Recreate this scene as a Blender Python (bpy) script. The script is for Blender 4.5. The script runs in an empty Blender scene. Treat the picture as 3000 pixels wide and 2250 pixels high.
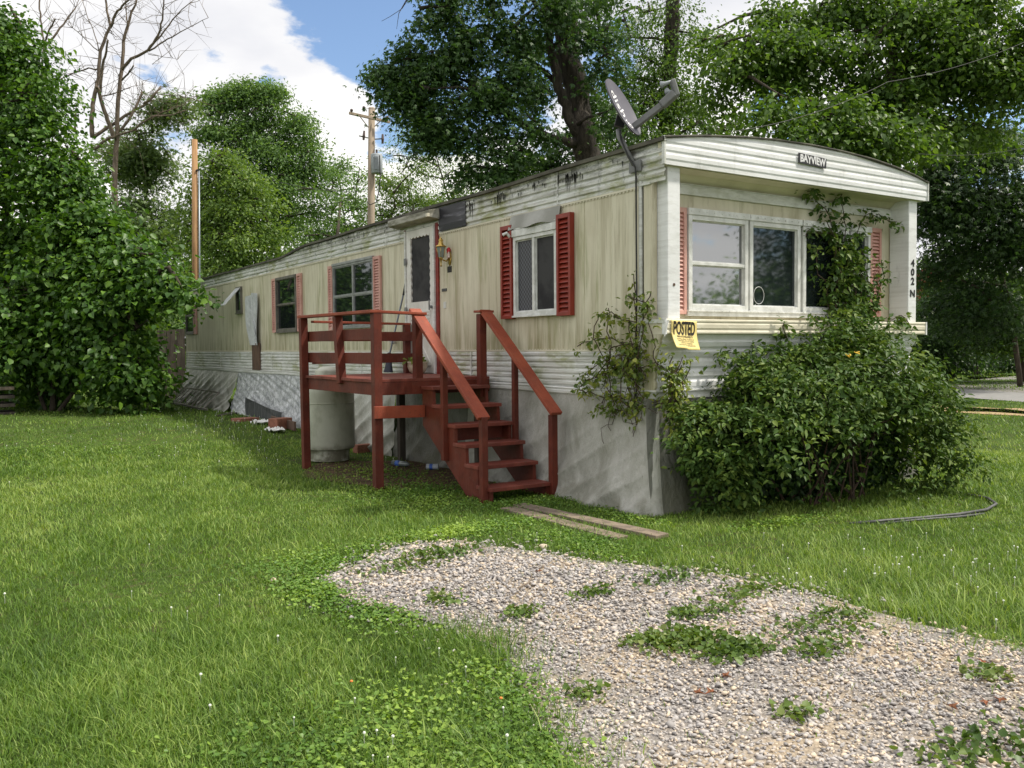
import bpy, math, random
import numpy as np
from mathutils import Vector, Matrix
sc = bpy.context.scene
col = sc.collection
rng = np.random.default_rng(7)
random.seed(7)
PI = math.pi

# ---------------------------------------------------------------- camera
CF, YAW, PITCH, ROLL = 2598.26, .579061, -.0416766, -.00845
CAM = np.array([-5.378, -6.096, 1.5])
FW = np.array([math.sin(YAW)*math.cos(PITCH), math.cos(YAW)*math.cos(PITCH), math.sin(PITCH)])
_r0 = np.array([math.cos(YAW), -math.sin(YAW), 0]); _u0 = np.cross(_r0, FW)
RT = _r0*math.cos(ROLL)+_u0*math.sin(ROLL); UP = -_r0*math.sin(ROLL)+_u0*math.cos(ROLL)
cd = bpy.data.cameras.new('camera'); cam = bpy.data.objects.new('camera', cd); col.objects.link(cam)
cd.sensor_width = 36; cd.lens = CF/3000*36; cd.clip_end = 2000; cd.clip_start = .05
mw = Matrix.Identity(4)
for i in range(3):
    mw[i][0], mw[i][1], mw[i][2], mw[i][3] = RT[i], UP[i], -FW[i], CAM[i]
cam.matrix_world = mw
sc.camera = cam

def ray(px, py): return FW+RT*(px-1500)/CF-UP*(py-1125)/CF
def P(px, py, d): return CAM+ray(px, py)*d
def on_ground(px, py, z=0.):
    r = ray(px, py); return CAM+r*(z-CAM[2])/r[2]

# ---------------------------------------------------------------- sky, sun, exposure
SUN_EL, SUN_DIR = math.radians(58), np.array([.62, -.42])
SUN_DIR = SUN_DIR/np.linalg.norm(SUN_DIR)
sc.view_settings.view_transform = 'Standard'; sc.view_settings.look = 'None'
sc.view_settings.gamma = 1; sc.view_settings.exposure = .18
w = bpy.data.worlds.new('World'); sc.world = w; w.use_nodes = True
nt = w.node_tree; N = nt.nodes; L = nt.links; N.clear()
def nd(t, **k):
    n = N.new(t)
    for a, b in k.items(): setattr(n, a, b)
    return n
def math_n(op, a, b=None, c=None):
    n = nd('ShaderNodeMath', operation=op)
    for i, v in enumerate((a, b, c)):
        if v is None: continue
        if isinstance(v, (int, float)): n.inputs[i].default_value = v
        else: L.new(v, n.inputs[i])
    return n.outputs[0]
sky = nd('ShaderNodeTexSky', sky_type='NISHITA', sun_disc=False, sun_elevation=SUN_EL,
         sun_rotation=math.atan2(SUN_DIR[0], SUN_DIR[1]), altitude=100, air_density=1.0, dust_density=.8, ozone_density=1.6)
tc = nd('ShaderNodeTexCoord')
sep = nd('ShaderNodeSeparateXYZ'); L.new(tc.outputs['Generated'], sep.inputs[0])
zz = math_n('ADD', math_n('MAXIMUM', sep.outputs[2], 0.0), .22)
cmb = nd('ShaderNodeCombineXYZ'); L.new(math_n('DIVIDE', sep.outputs[0], zz), cmb.inputs[0]); L.new(math_n('DIVIDE', sep.outputs[1], zz), cmb.inputs[1])
n1 = nd('ShaderNodeTexNoise'); n1.inputs['Scale'].default_value = 3.4; n1.inputs['Detail'].default_value = 9; n1.inputs['Roughness'].default_value = .58
L.new(cmb.outputs[0], n1.inputs['Vector'])
n2 = nd('ShaderNodeTexNoise'); n2.inputs['Scale'].default_value = 1.1; n2.inputs['Detail'].default_value = 6
L.new(cmb.outputs[0], n2.inputs['Vector'])
dens = n1.outputs['Fac']
for (px, py, a0, a1, k) in ((1080, -60, 2.2, 7.5, .34), (1330, 120, 2, 8, .30), (1650, 160, 1.5, 7, .22), (800, 245, .2, 1.6, .2), (2280, 340, .6, 2.6, .26), (2900, 420, 1, 5, .16), (1200, 440, .5, 4, .14), (1130, -420, 4, 11, .3), ('m', 0, .5, 6, .19)):
    d = np.array([6.75, -6.05, 1.35]) if px == 'm' else ray(px, py); d = d/np.linalg.norm(d)   # 'm': the gap of blue mirrored in the front window
    dt = nd('ShaderNodeVectorMath', operation='DOT_PRODUCT'); L.new(tc.outputs['Generated'], dt.inputs[0]); dt.inputs[1].default_value = d
    mr = nd('ShaderNodeMapRange', interpolation_type='SMOOTHSTEP')
    L.new(dt.outputs['Value'], mr.inputs[0]); mr.inputs[1].default_value = math.cos(math.radians(a1)); mr.inputs[2].default_value = math.cos(math.radians(a0))
    mr.inputs[3].default_value = 0; mr.inputs[4].default_value = -k
    dens = math_n('ADD', dens, mr.outputs[0])
cr = nd('ShaderNodeMapRange', interpolation_type='SMOOTHSTEP'); L.new(dens, cr.inputs[0]); cr.inputs[1].default_value = .285; cr.inputs[2].default_value = .375
cc = nd('ShaderNodeValToRGB'); L.new(n2.outputs['Fac'], cc.inputs[0])
cc.color_ramp.elements[0].position = .36; cc.color_ramp.elements[0].color = (.64, .65, .70, 1)
cc.color_ramp.elements[1].position = .58; cc.color_ramp.elements[1].color = (1.04, 1.02, .98, 1)
sc_ = nd('ShaderNodeVectorMath', operation='SCALE'); L.new(cc.outputs[0], sc_.inputs[0]); sc_.inputs['Scale'].default_value = 10.8
sk = nd('ShaderNodeVectorMath', operation='MULTIPLY'); L.new(sky.outputs[0], sk.inputs[0]); sk.inputs[1].default_value = (1.5, 1.55, 1.6)
mx = nd('ShaderNodeMix', data_type='RGBA'); L.new(cr.outputs[0], mx.inputs[0]); L.new(sk.outputs[0], mx.inputs[6]); L.new(sc_.outputs[0], mx.inputs[7])
bg = nd('ShaderNodeBackground'); L.new(mx.outputs[2], bg.inputs[0]); bg.inputs[1].default_value = .1
wo = nd('ShaderNodeOutputWorld'); L.new(bg.outputs[0], wo.inputs[0])
sd = bpy.data.lights.new('sun', 'SUN'); sd.energy = 4.2; sd.angle = math.radians(4); sd.color = (1, .94, .82)
sun = bpy.data.objects.new('sun', sd); col.objects.link(sun)
sv = Vector((SUN_DIR[0]*math.cos(SUN_EL), SUN_DIR[1]*math.cos(SUN_EL), math.sin(SUN_EL)))
sun.rotation_euler = sv.to_track_quat('Z', 'Y').to_euler(); sun.location = (0, 0, 30)
cy = sc.cycles; cy.max_bounces = 6; cy.diffuse_bounces = 3; cy.glossy_bounces = 3; cy.transmission_bounces = 4; cy.transparent_max_bounces = 6
cy.use_denoising = True; cy.caustics_reflective = False; cy.caustics_refractive = False

# ---------------------------------------------------------------- materials
MATS = {}
class NT:
    def __init__(s, name):
        s.m = bpy.data.materials.new(name); s.m.use_nodes = True; s.t = s.m.node_tree; s.N = s.t.nodes; s.L = s.t.links
        s.b = s.N['Principled BSDF']; MATS[name] = s.m
        s.co = None
    def n(s, t, **k):
        x = s.N.new(t)
        for a, b in k.items(): setattr(x, a, b)
        return x
    def coord(s, scale=(1, 1, 1)):
        if s.co is None: s.co = s.n('ShaderNodeTexCoord')
        m = s.n('ShaderNodeMapping'); s.L.new(s.co.outputs['Object'], m.inputs[0]); m.inputs['Scale'].default_value = scale
        return m.outputs[0]
    def noise(s, scale, stretch=(1, 1, 1), detail=5, rough=.6, lo=.4, hi=.6):
        x = s.n('ShaderNodeTexNoise'); s.L.new(s.coord(stretch), x.inputs['Vector'])
        x.inputs['Scale'].default_value = scale; x.inputs['Detail'].default_value = detail; x.inputs['Roughness'].default_value = rough
        return s.rng(x.outputs['Fac'], lo, hi)
    def rng(s, o, lo, hi, a=0., b=1.):
        r = s.n('ShaderNodeMapRange', interpolation_type='SMOOTHSTEP'); s.L.new(o, r.inputs[0])
        r.inputs[1].default_value = lo; r.inputs[2].default_value = hi; r.inputs[3].default_value = a; r.inputs[4].default_value = b
        return r.outputs[0]
    def mul(s, a, b, op='MULTIPLY'):
        x = s.n('ShaderNodeMath', operation=op)
        for i, v in enumerate((a, b)):
            if isinstance(v, (int, float)): x.inputs[i].default_value = v
            else: s.L.new(v, x.inputs[i])
        x.use_clamp = True
        return x.outputs[0]
    def mix(s, f, a, b):
        x = s.n('ShaderNodeMix', data_type='RGBA')
        if isinstance(f, (int, float)): x.inputs[0].default_value = f
        else: s.L.new(f, x.inputs[0])
        for i, v in ((6, a), (7, b)):
            if isinstance(v, tuple): x.inputs[i].default_value = (*v, 1) if len(v) == 3 else v
            else: s.L.new(v, x.inputs[i])
        return x.outputs[2]
    def out(s, color, rough=.7, spec=.4, bump=None, bd=.01, metal=0.):
        if isinstance(color, tuple): s.b.inputs['Base Color'].default_value = (*color, 1)
        else: s.L.new(color, s.b.inputs['Base Color'])
        if isinstance(rough, (int, float)): s.b.inputs['Roughness'].default_value = rough
        else: s.L.new(rough, s.b.inputs['Roughness'])
        s.b.inputs['Specular IOR Level'].default_value = spec; s.b.inputs['Metallic'].default_value = metal
        if bump is not None:
            x = s.n('ShaderNodeBump'); x.inputs['Strength'].default_value = .6; x.inputs['Distance'].default_value = bd
            s.L.new(bump, x.inputs['Height']); s.L.new(x.outputs[0], s.b.inputs['Normal'])
        return s.m
    def zpos(s):
        if s.co is None: s.co = s.n('ShaderNodeTexCoord')
        x = s.n('ShaderNodeSeparateXYZ'); s.L.new(s.co.outputs['Object'], x.inputs[0]); return x.outputs

def simple(name, c1, c2=None, scale=6, stretch=(1, 1, 1), rough=.7, spec=.4, metal=0., bump=True, bd=.004, lo=.35, hi=.65):
    t = NT(name)
    if c2 is None: return t.out(c1, rough, spec, metal=metal)
    f = t.noise(scale, stretch, lo=lo, hi=hi)
    return t.out(t.mix(f, c1, c2), rough, spec, f if bump else None, bd, metal)

# cream aluminium panels with mildew streaks running down
t = NT('cream_panel')
c = t.mix(t.noise(1.3, (1, 1, .6)), (.665, .63, .495), (.575, .535, .405))
c = t.mix(t.mul(t.noise(3.2, (1, 2.2, .14), detail=8, lo=.45, hi=.72), .65), c, (.32, .28, .17))
c = t.mix(t.mul(t.noise(9, (1, 2.5, .12), detail=8, rough=.7, lo=.50, hi=.68), .55), c, (.25, .21, .115))
c = t.mix(t.mul(t.mul(t.noise(1.7, (1, 1.6, .4), detail=4, lo=.5, hi=.66), t.noise(7, (1, 2.5, .2), lo=.4, hi=.62)), .6), c, (.22, .23, .07))
c = t.mix(t.mul(t.noise(60, (1, 1, 1), detail=3, lo=.66, hi=.76), .5), c, (.16, .13, .07))
z = t.zpos()[2]
edge = t.mul(t.rng(z, 1.47, 1.9, 1, 0), t.noise(6, (1, 2, .2), lo=.42, hi=.62))
c = t.mix(t.mul(edge, .55), c, (.2, .19, .07))
t.out(c, .55, .35)
# white corrugated aluminium, dirty and green with algae along its ribs
def white_metal(name, dirt, algae, black, top=None):
    t = NT(name)
    c = t.mix(t.noise(2, (1, .5, 2)), (.74, .75, .74), (.62, .63, .60)) if name != 'front_white' else t.mix(t.noise(2, (1, .5, 2)), (.82, .83, .85), (.74, .75, .76))
    c = t.mix(t.mul(t.noise(5, (1, .25, 5), detail=9, rough=.7, lo=.44, hi=.68), dirt), c, (.22, .21, .17))
    c = t.mix(t.mul(t.mul(t.noise(1.4, (1, 1, 1.4), lo=.47, hi=.62), t.noise(9, (1, .5, 2), lo=.36, hi=.6)), algae), c, (.27, .29, .10))
    c = t.mix(t.mul(t.noise(4.5, (1, 1.8, .35), detail=9, rough=.75, lo=.55, hi=.70), black), c, (.06, .06, .05))
    c = t.mix(t.mul(t.noise(40, (1, 1, 1), detail=4, lo=.62, hi=.72), .5*dirt), c, (.1, .1, .08))
    if top: c = t.mix(t.mul(t.mul(t.rng(t.zpos()[2], top[0], top[1]), t.noise(6, (1, .6, 1.6), detail=9, rough=.75, lo=.40, hi=.62)), .85), c, (.07, .07, .055))
    t.out(c, .5, .4)
white_metal('fascia_white', .75, .8, .85, (3.0, 3.27)); white_metal('band_white', .55, .7, .25); white_metal('front_white', .22, .04, .3)
white_metal('trim_white', .35, .25, .15)
simple('hood_dirty', (.42, .41, .36), (.16, .155, .12), 7, (1, .4, 2), .8, bump=False)
# the tar black patch by the door
t = NT('tar_black'); c = t.mix(t.noise(6, (1, .4, 4), lo=.52, hi=.72), (.012, .012, .02), (.16, .16, .19)); t.out(c, .45, .5)
simple('roof_dark', (.05, .047, .04), (.12, .115, .09), 7, (1, .5, 1), .9)
simple('trim_cream', (.72, .68, .55), (.60, .56, .44), 3, (1, .4, 2), .55)
simple('soffit_cream', (.66, .62, .48), (.55, .51, .38), 2.5, rough=.7)
def red_wood(name, a, b, worn):
    t = NT(name)
    c = t.mix(t.noise(3, (1, 1, 1)), a, b)
    c = t.mix(t.mul(t.noise(22, (1, 1, 1), detail=7, lo=.57, hi=.7), worn), c, (.12, .05, .03))
    c = t.mix(t.mul(t.noise(5, (1, 1, 1), detail=9, rough=.7, lo=.48, hi=.70), .5*worn), c, (b[0]*1.15+.05, b[1]*2+.03, b[2]*2+.03))
    c = t.mix(t.mul(t.noise(70, (1, .08, .08), detail=3, lo=.5, hi=.75), .35), c, (b[0]*.45, b[1]*.5, b[2]*.5))
    f = t.noise(40, (1, 1, .3), detail=4)
    t.out(c, .6, .35, f, .0015)
red_wood('deck_red', (.140, .026, .013), (.098, .018, .010), .6)
red_wood('tread_red', (.21, .050, .033), (.14, .032, .022), .9)
red_wood('rail_red', (.31, .068, .033), (.24, .05, .026), .5)
simple('shutter_red', (.27, .036, .020), (.21, .027, .016), 5, rough=.45, bump=False)
simple('shutter_pink', (.62, .36, .31), (.52, .28, .24), 5, rough=.6, bump=False)
simple('trim_red', (.26, .03, .02), (.17, .022, .018), 9, rough=.55)
simple('window_white', (.72, .73, .72), (.56, .57, .55), 9, rough=.45)
simple('window_alu', (.34, .35, .35), (.24, .25, .245), 9, rough=.4, metal=.3)
simple('window_dark', (.16, .15, .13), (.10, .095, .08), 9, rough=.6)
simple('door_white', (.74, .73, .70), (.60, .585, .54), 4, (1, 1, .5), .5, bump=False)
simple('flashing', (.36, .36, .335), (.26, .26, .235), 3, rough=.5, metal=.2)
t = NT('screen_mesh'); t.out(t.mix(t.noise(2.5), (.022, .022, .025), (.05, .05, .052)), .75, .25)
t = NT('curtain_mesh')
ck = t.n('ShaderNodeTexChecker'); t.L.new(t.coord((1, 1, 1)), ck.inputs[0]); ck.inputs['Scale'].default_value = 38
ck.inputs[1].default_value = (.085, .09, .105, 1); ck.inputs[2].default_value = (.02, .022, .028, 1)
t.out(ck.outputs[0], .5, .5)
def glass(name, dark, refl, ior):
    t = NT(name); t.N.remove(t.b)
    d = t.n('ShaderNodeBsdfDiffuse'); d.inputs[0].default_value = (*dark, 1)
    g = t.n('ShaderNodeBsdfGlossy'); g.inputs[0].default_value = (*refl, 1); g.inputs['Roughness'].default_value = .03
    bp = t.n('ShaderNodeBump'); bp.inputs['Strength'].default_value = .012; bp.inputs['Distance'].default_value = .02
    t.L.new(t.noise(2.2, lo=.2, hi=.8, detail=2), bp.inputs['Height']); t.L.new(bp.outputs[0], g.inputs['Normal'])
    f = t.n('ShaderNodeFresnel'); f.inputs['IOR'].default_value = ior
    m = t.n('ShaderNodeMixShader'); t.L.new(f.outputs[0], m.inputs[0]); t.L.new(d.outputs[0], m.inputs[1]); t.L.new(g.outputs[0], m.inputs[2])
    t.L.new(m.outputs[0], t.N['Material Output'].inputs[0])
glass('pane_front', (.02, .023, .026), (.95, .97, 1), 3.6); glass('pane_dark', (.010, .014, .016), (.8, .86, .9), 1.9)
glass('pane_side', (.012, .015, .016), (.9, .95, 1), 1.75)
# skirting
def tarp(name, a, b, st, k):
    t = NT(name)
    c = t.mix(t.noise(1.6), a, b)
    c = t.mix(t.mul(t.noise(3.5, (1.2, 1.2, .5), detail=8, lo=.46, hi=.66), k), c, st)
    zz = t.zpos()[2]
    c = t.mix(t.mul(t.rng(zz, .05, .5, 1, 0), t.mul(t.noise(4, lo=.35, hi=.6), .5)), c, (.10, .10, .055))
    t.out(c, .45, .45, t.noise(11, (1.6, 1.6, .7), detail=7, rough=.65, lo=.25, hi=.75), .022)
tarp('tarp_grey', (.47, .465, .43), (.41, .405, .37), (.24, .235, .19), .5)
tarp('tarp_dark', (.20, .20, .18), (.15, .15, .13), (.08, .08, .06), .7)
tarp('tarp_pale', (.56, .56, .52), (.44, .44, .40), (.28, .27, .2), .5)
t = NT('crumpled_plastic'); c = t.mix(t.noise(7, detail=8, lo=.35, hi=.65), (.66, .68, .70), (.36, .38, .39)); t.out(c, .22, .6, t.noise(14, detail=8, lo=.25, hi=.75), .04)
t = NT('clear_plastic'); c = t.mix(t.noise(5, (1, 1, .3)), (.62, .64, .66), (.48, .50, .52)); t.out(c, .3, .5, t.noise(16, (1, 1, .4), detail=6), .02)
simple('brown_board', (.14, .085, .06), (.09, .055, .04), 9, (1, 1, .3), .8)
simple('void_dark', (.035, .037, .04), (.10, .105, .11), 9, (1, 2, .4), .5)
t = NT('tank_paint')
c = t.mix(t.noise(2.2), (.53, .54, .46), (.44, .45, .37))
c = t.mix(t.mul(t.noise(3, (1, 1, .5), detail=9, lo=.5, hi=.68), .65), c, (.17, .175, .11))
c = t.mix(t.mul(t.rng(t.zpos()[2], .16, .26, 1, 0), t.noise(8, lo=.3, hi=.6)), c, (.16, .155, .11))
t.out(c, .45, .45)
simple('brass', (.62, .42, .13), (.36, .24, .07), 30, rough=.28, metal=.95, bump=False)
t = NT('lantern_glass'); t.out((.22, .26, .25), .15, .6)
simple('bow_red', (.5, .02, .03), None, rough=.5)
simple('bow_pale', (.7, .55, .5), None, rough=.6)
simple('black_plastic', (.018, .018, .02), None, rough=.45)
simple('navy_plastic', (.014, .016, .035), (.025, .028, .05), 30, rough=.6)
simple('steel_blue', (.22, .26, .32), None, rough=.35, metal=.5)
simple('dish_grey', (.085, .082, .105), (.11, .106, .13), 4, rough=.5, bump=False)
simple('arm_grey', (.20, .205, .205), (.15, .155, .155), 8, rough=.5, bump=False)
simple('letter_white', (.72, .72, .74), None, rough=.6)
simple('letter_black', (.012, .012, .012), None, rough=.6)
t = NT('letter_faded'); t.out(t.mix(t.noise(60, lo=.6, hi=.75), (.015, .012, .01), (.2, .13, .05)), .6)
simple('sign_yellow', (.80, .66, .26), (.76, .60, .22), 12, rough=.5, bump=False)
simple('plate_black', (.03, .03, .035), None, rough=.5)
simple('pole_new', (.42, .25, .12), (.30, .165, .075), 3.5, (4, 4, .35), .8)
simple('pole_old', (.36, .29, .22), (.26, .205, .15), 4, (4, 4, .3), .85)
simple('conduit', (.25, .29, .33), None, rough=.4, metal=.4)
simple('transformer_grey', (.40, .43, .46), (.33, .36, .39), 6, rough=.45)
simple('insulator', (.10, .07, .065), None, rough=.3)
simple('wire', (.03, .03, .03), None, rough=.6)
simple('board_weathered', (.235, .185, .14), (.14, .11, .085), 7, (1.5, 1.5, 1), .85)
simple('wood_dark', (.045, .037, .03), (.085, .072, .058), 6, (2, 2, .3), .9)
simple('pipe_dark', (.05, .052, .055), (.09, .09, .09), 12, rough=.5)
simple('brick_red', (.30, .13, .085), (.22, .09, .06), 16, rough=.85)
simple('paper_white', (.75, .75, .74), None, rough=.8)
simple('ladder_metal', (.22, .21, .19), (.13, .11, .09), 12, rough=.55, metal=.3)
simple('pot_cream', (.62, .56, .43), (.50, .45, .33), 25, rough=.7)
simple('bottle_clear', (.12, .14, .14), None, rough=.15, spec=.7)
simple('label_blue', (.05, .12, .4), None, rough=.4)
simple('house_white', (.66, .67, .66), (.56, .57, .56), 3, (1, 1, 8), .7)
simple('house_roof', (.34, .05, .05), (.25, .04, .04), 6, rough=.8)
simple('dumpster_paint', (.012, .014, .018), (.03, .03, .032), 5, rough=.6)
simple('lid_grey', (.30, .31, .33), None, rough=.5)
simple('asphalt', (.26, .255, .25), (.20, .20, .195), 5, rough=.9)
simple('bark_maple', (.065, .054, .043), (.028, .023, .019), 5, (2.5, 2.5, .5), .95, bd=.05)
simple('bark_dead', (.21, .165, .125), (.11, .085, .062), 5, (3, 3, .6), .9, bd=.03)
simple('bark_dark', (.05, .04, .03), (.085, .068, .05), 6, (2, 2, .5), .95, bd=.03)
simple('twig', (.075, .045, .03), (.04, .027, .02), 20, rough=.8)
simple('dead_leaf', (.28, .10, .045), (.17, .07, .03), 25, rough=.8, bump=False)
simple('flower_white', (.72, .74, .66), None, rough=.7)
simple('flower_yellow', (.8, .52, .06), None, rough=.6)
simple('flower_orange', (.8, .22, .05), None, rough=.6)

def leafmat(name, dark, mid, light, trans=.35, tcol=None, rough=.45, spec=.35):
    t = NT(name)
    a = t.n('ShaderNodeAttribute'); a.attribute_name = 'tint'
    r = t.n('ShaderNodeValToRGB'); t.L.new(a.outputs['Fac'], r.inputs[0])
    e = r.color_ramp.elements
    e[0].position = .05; e[0].color = (*dark, 1); e[1].position = .95; e[1].color = (*light, 1)
    m = e.new(.5); m.color = (*mid, 1)
    t.out(r.outputs[0], rough, spec)
    tr = t.n('ShaderNodeBsdfTranslucent')
    mu = t.n('ShaderNodeVectorMath', operation='MULTIPLY'); t.L.new(r.outputs[0], mu.inputs[0]); mu.inputs[1].default_value = tcol or (1.5, 1.5, .6)
    t.L.new(mu.outputs[0], tr.inputs[0])
    ms = t.n('ShaderNodeMixShader'); ms.inputs[0].default_value = trans
    t.L.new(t.b.outputs[0], ms.inputs[1]); t.L.new(tr.outputs[0], ms.inputs[2]); t.L.new(ms.outputs[0], t.N['Material Output'].inputs[0])
    return t.m
leafmat('leaf_broad', (.03, .078, .014), (.058, .135, .02), (.15, .27, .034), trans=.3)
leafmat('leaf_maple', (.028, .066, .022), (.05, .11, .032), (.10, .18, .045))
leafmat('leaf_grey', (.07, .12, .045), (.12, .19, .065), (.19, .27, .09), trans=.4)
leafmat('leaf_far', (.075, .14, .05), (.125, .225, .07), (.20, .32, .09), trans=.42)
leafmat('leaf_lime', (.075, .14, .035), (.135, .225, .05), (.23, .32, .075), trans=.4)
leafmat('leaf_catalpa', (.042, .092, .018), (.078, .15, .026), (.15, .24, .04), trans=.38)
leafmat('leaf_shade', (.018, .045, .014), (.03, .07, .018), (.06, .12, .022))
leafmat('leaf_bush', (.032, .072, .016), (.066, .125, .024), (.16, .22, .045), trans=.2, rough=.5, spec=.2)
leafmat('leaf_vine', (.07, .12, .025), (.13, .19, .035), (.30, .32, .06), trans=.3)
leafmat('grass_blade', (.052, .108, .018), (.126, .226, .030), (.33, .42, .115), trans=.3, rough=.5, spec=.3)
leafmat('clover_leaf', (.06, .135, .022), (.13, .24, .035), (.30, .42, .07), trans=.25)
leafmat('weed_leaf', (.05, .10, .02), (.10, .17, .03), (.20, .24, .07), trans=.25)
leafmat('gravel_stone', (.17, .16, .158), (.44, .415, .405), (.70, .67, .64), trans=0, rough=.85, spec=.2)
MATS['gravel_stone'].node_tree.nodes['Color Ramp'].color_ramp.elements.new(.78).color = (.60, .49, .37, 1)
# ground
t = NT('soil_ground')
c = t.mix(t.noise(.8, detail=6), (.050, .085, .018), (.075, .125, .022))
c = t.mix(t.mul(t.noise(9, detail=6, lo=.5, hi=.66), .7), c, (.09, .075, .04))
t.out(c, .95, .1, t.noise(30, detail=5), .03)
t = NT('gravel_bed')
v = t.n('ShaderNodeTexVoronoi'); t.L.new(t.coord(), v.inputs[0]); v.inputs['Scale'].default_value = 55
c = t.mix(t.rng(v.outputs['Distance'], .0, .6), (.44, .41, .385), (.22, .2, .185))
c = t.mix(t.mul(t.noise(2.2, lo=.45, hi=.62), .6), c, (.42, .33, .22))
t.out(c, .95, .1, v.outputs['Distance'], -.02)
t = NT('dirt_bare'); t.out(t.mix(t.noise(9), (.13, .085, .055), (.075, .052, .035)), .95, .1, t.noise(40), .01)
t = NT('gravel_far'); t.out(t.mix(t.noise(25, detail=8), (.20, .19, .18), (.33, .31, .29)), .95, .1, t.noise(60), .02)

# ---------------------------------------------------------------- mesh helpers
class MB:
    def __init__(s): s.v = []; s.f = []; s.mi = []
    def add(s, vs, fs, mi=0, T=None):
        o = len(s.v)
        s.v += [tuple(T(*v)) if T else tuple(v) for v in vs]
        s.f += [tuple(o+i for i in f) for f in fs]; s.mi += [mi]*len(fs); return s
    def box(s, x0, x1, y0, y1, z0, z1, mi=0, T=None):
        return s.add([(x0,y0,z0),(x1,y0,z0),(x1,y1,z0),(x0,y1,z0),(x0,y0,z1),(x1,y0,z1),(x1,y1,z1),(x0,y1,z1)],
                     [(0,3,2,1),(4,5,6,7),(0,1,5,4),(1,2,6,5),(2,3,7,6),(3,0,4,7)], mi, T)
    def bar(s, p, q, w, h, up=(0,0,1), mi=0):
        p = Vector(p); q = Vector(q); d = (q-p).normalized(); u = Vector(up); sd = d.cross(u).normalized(); u = sd.cross(d).normalized()
        vs = []
        for c in (p, q):
            for a, b in ((-1,-1),(1,-1),(1,1),(-1,1)): vs.append(c+sd*a*w/2+u*b*h/2)
        return s.add(vs, [(0,3,2,1),(4,5,6,7),(0,1,5,4),(1,2,6,5),(2,3,7,6),(3,0,4,7)], mi)
    def tube(s, path, rad, n=8, mi=0, cap=True):
        pts = [Vector(p) for p in path]; k = len(pts)
        if isinstance(rad, (int, float)): rad = [rad]*k
        prev = None; o = len(s.v)
        for i, p in enumerate(pts):
            d = (pts[min(i+1, k-1)]-pts[max(i-1, 0)]).normalized()
            if prev is None: prev = d.orthogonal().normalized()
            a = (prev-d*prev.dot(d)).normalized(); prev = a; b = d.cross(a)
            for j in range(n):
                th = 2*PI*j/n; s.v.append(tuple(p+(a*math.cos(th)+b*math.sin(th))*rad[i]))
        for i in range(k-1):
            for j in range(n):
                s.f.append((o+i*n+j, o+i*n+(j+1)%n, o+(i+1)*n+(j+1)%n, o+(i+1)*n+j)); s.mi.append(mi)
        if cap:
            s.f.append(tuple(o+j for j in range(n))[::-1]); s.f.append(tuple(o+(k-1)*n+j for j in range(n))); s.mi += [mi, mi]
        return s
    def lathe(s, c, prof, n=24, mi=0):
        o = len(s.v); k = len(prof)
        for r, z in prof:
            for j in range(n):
                th = 2*PI*j/n; s.v.append((c[0]+r*math.cos(th), c[1]+r*math.sin(th), c[2]+z))
        for i in range(k-1):
            for j in range(n):
                s.f.append((o+i*n+j, o+i*n+(j+1)%n, o+(i+1)*n+(j+1)%n, o+(i+1)*n+j)); s.mi.append(mi)
        s.f.append(tuple(o+j for j in range(n))[::-1]); s.f.append(tuple(o+(k-1)*n+j for j in range(n))); s.mi += [mi, mi]
        return s
    def grid(s, fn, us, vs, mi=0):
        o = len(s.v); nu = len(us); nv = len(vs)
        for u in us:
            for v in vs: s.v.append(tuple(fn(u, v)))
        for i in range(nu-1):
            for j in range(nv-1):
                s.f.append((o+i*nv+j, o+(i+1)*nv+j, o+(i+1)*nv+j+1, o+i*nv+j+1)); s.mi.append(mi)
        return s
    def prism(s, poly, fn, a, b, mi=0):
        n = len(poly)
        vs = [fn(u, v, a) for u, v in poly]+[fn(u, v, b) for u, v in poly]
        return s.add(vs, [tuple(range(n))[::-1], tuple(range(n, 2*n))]+[(i, (i+1) % n, n+(i+1) % n, n+i) for i in range(n)], mi)
    def build(s, name, mats, parent=None, smooth=False, bevel=0, solid=0):
        if isinstance(mats, str): mats = [mats]
        me = bpy.data.meshes.new(name)
        off = Vector((0, 0, 0)) if parent is None else world_loc(parent)
        me.from_pydata([(v[0]-off[0], v[1]-off[1], v[2]-off[2]) for v in s.v], [], s.f)
        for m in mats: me.materials.append(MATS[m])
        if len(mats) > 1: me.polygons.foreach_set('material_index', s.mi)
        if smooth: me.polygons.foreach_set('use_smooth', [True]*len(me.polygons))
        me.update()
        o = bpy.data.objects.new(name, me); col.objects.link(o)
        if parent is not None: o.parent = parent
        if solid:
            m = o.modifiers.new('s', 'SOLIDIFY'); m.thickness = solid; m.offset = 0
        if bevel:
            m = o.modifiers.new('b', 'BEVEL'); m.width = bevel; m.segments = 2; m.limit_method = 'ANGLE'
        return o
def islands(mb):
    par = list(range(len(mb.v)))
    def find(a):
        while par[a] != a: par[a] = par[par[a]]; a = par[a]
        return a
    for f in mb.f:
        for b in f[1:]: par[find(b)] = find(f[0])
    gr_ = {}
    for f, mi in zip(mb.f, mb.mi): gr_.setdefault(find(f[0]), []).append((f, mi))
    out = []
    for fs in gr_.values():
        ids = sorted({i for f, _ in fs for i in f}); mp = {a: k for k, a in enumerate(ids)}; q = MB()
        q.v = [mb.v[i] for i in ids]; q.f = [tuple(mp[i] for i in f) for f, _ in fs]; q.mi = [m_ for _, m_ in fs]; out.append(q)
    return out
def build_each(mb, *a, **k):
    for q in islands(mb): q.build(*a, **k)
def world_loc(o):
    l = Vector((0, 0, 0))
    while o is not None: l += o.location; o = o.parent
    return l
def tag(o, label, cat=None, group=None, kind=None):
    if label: o['label'] = label
    if cat: o['category'] = cat
    if group: o['group'] = group
    if kind: o['kind'] = kind
    return o
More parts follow.
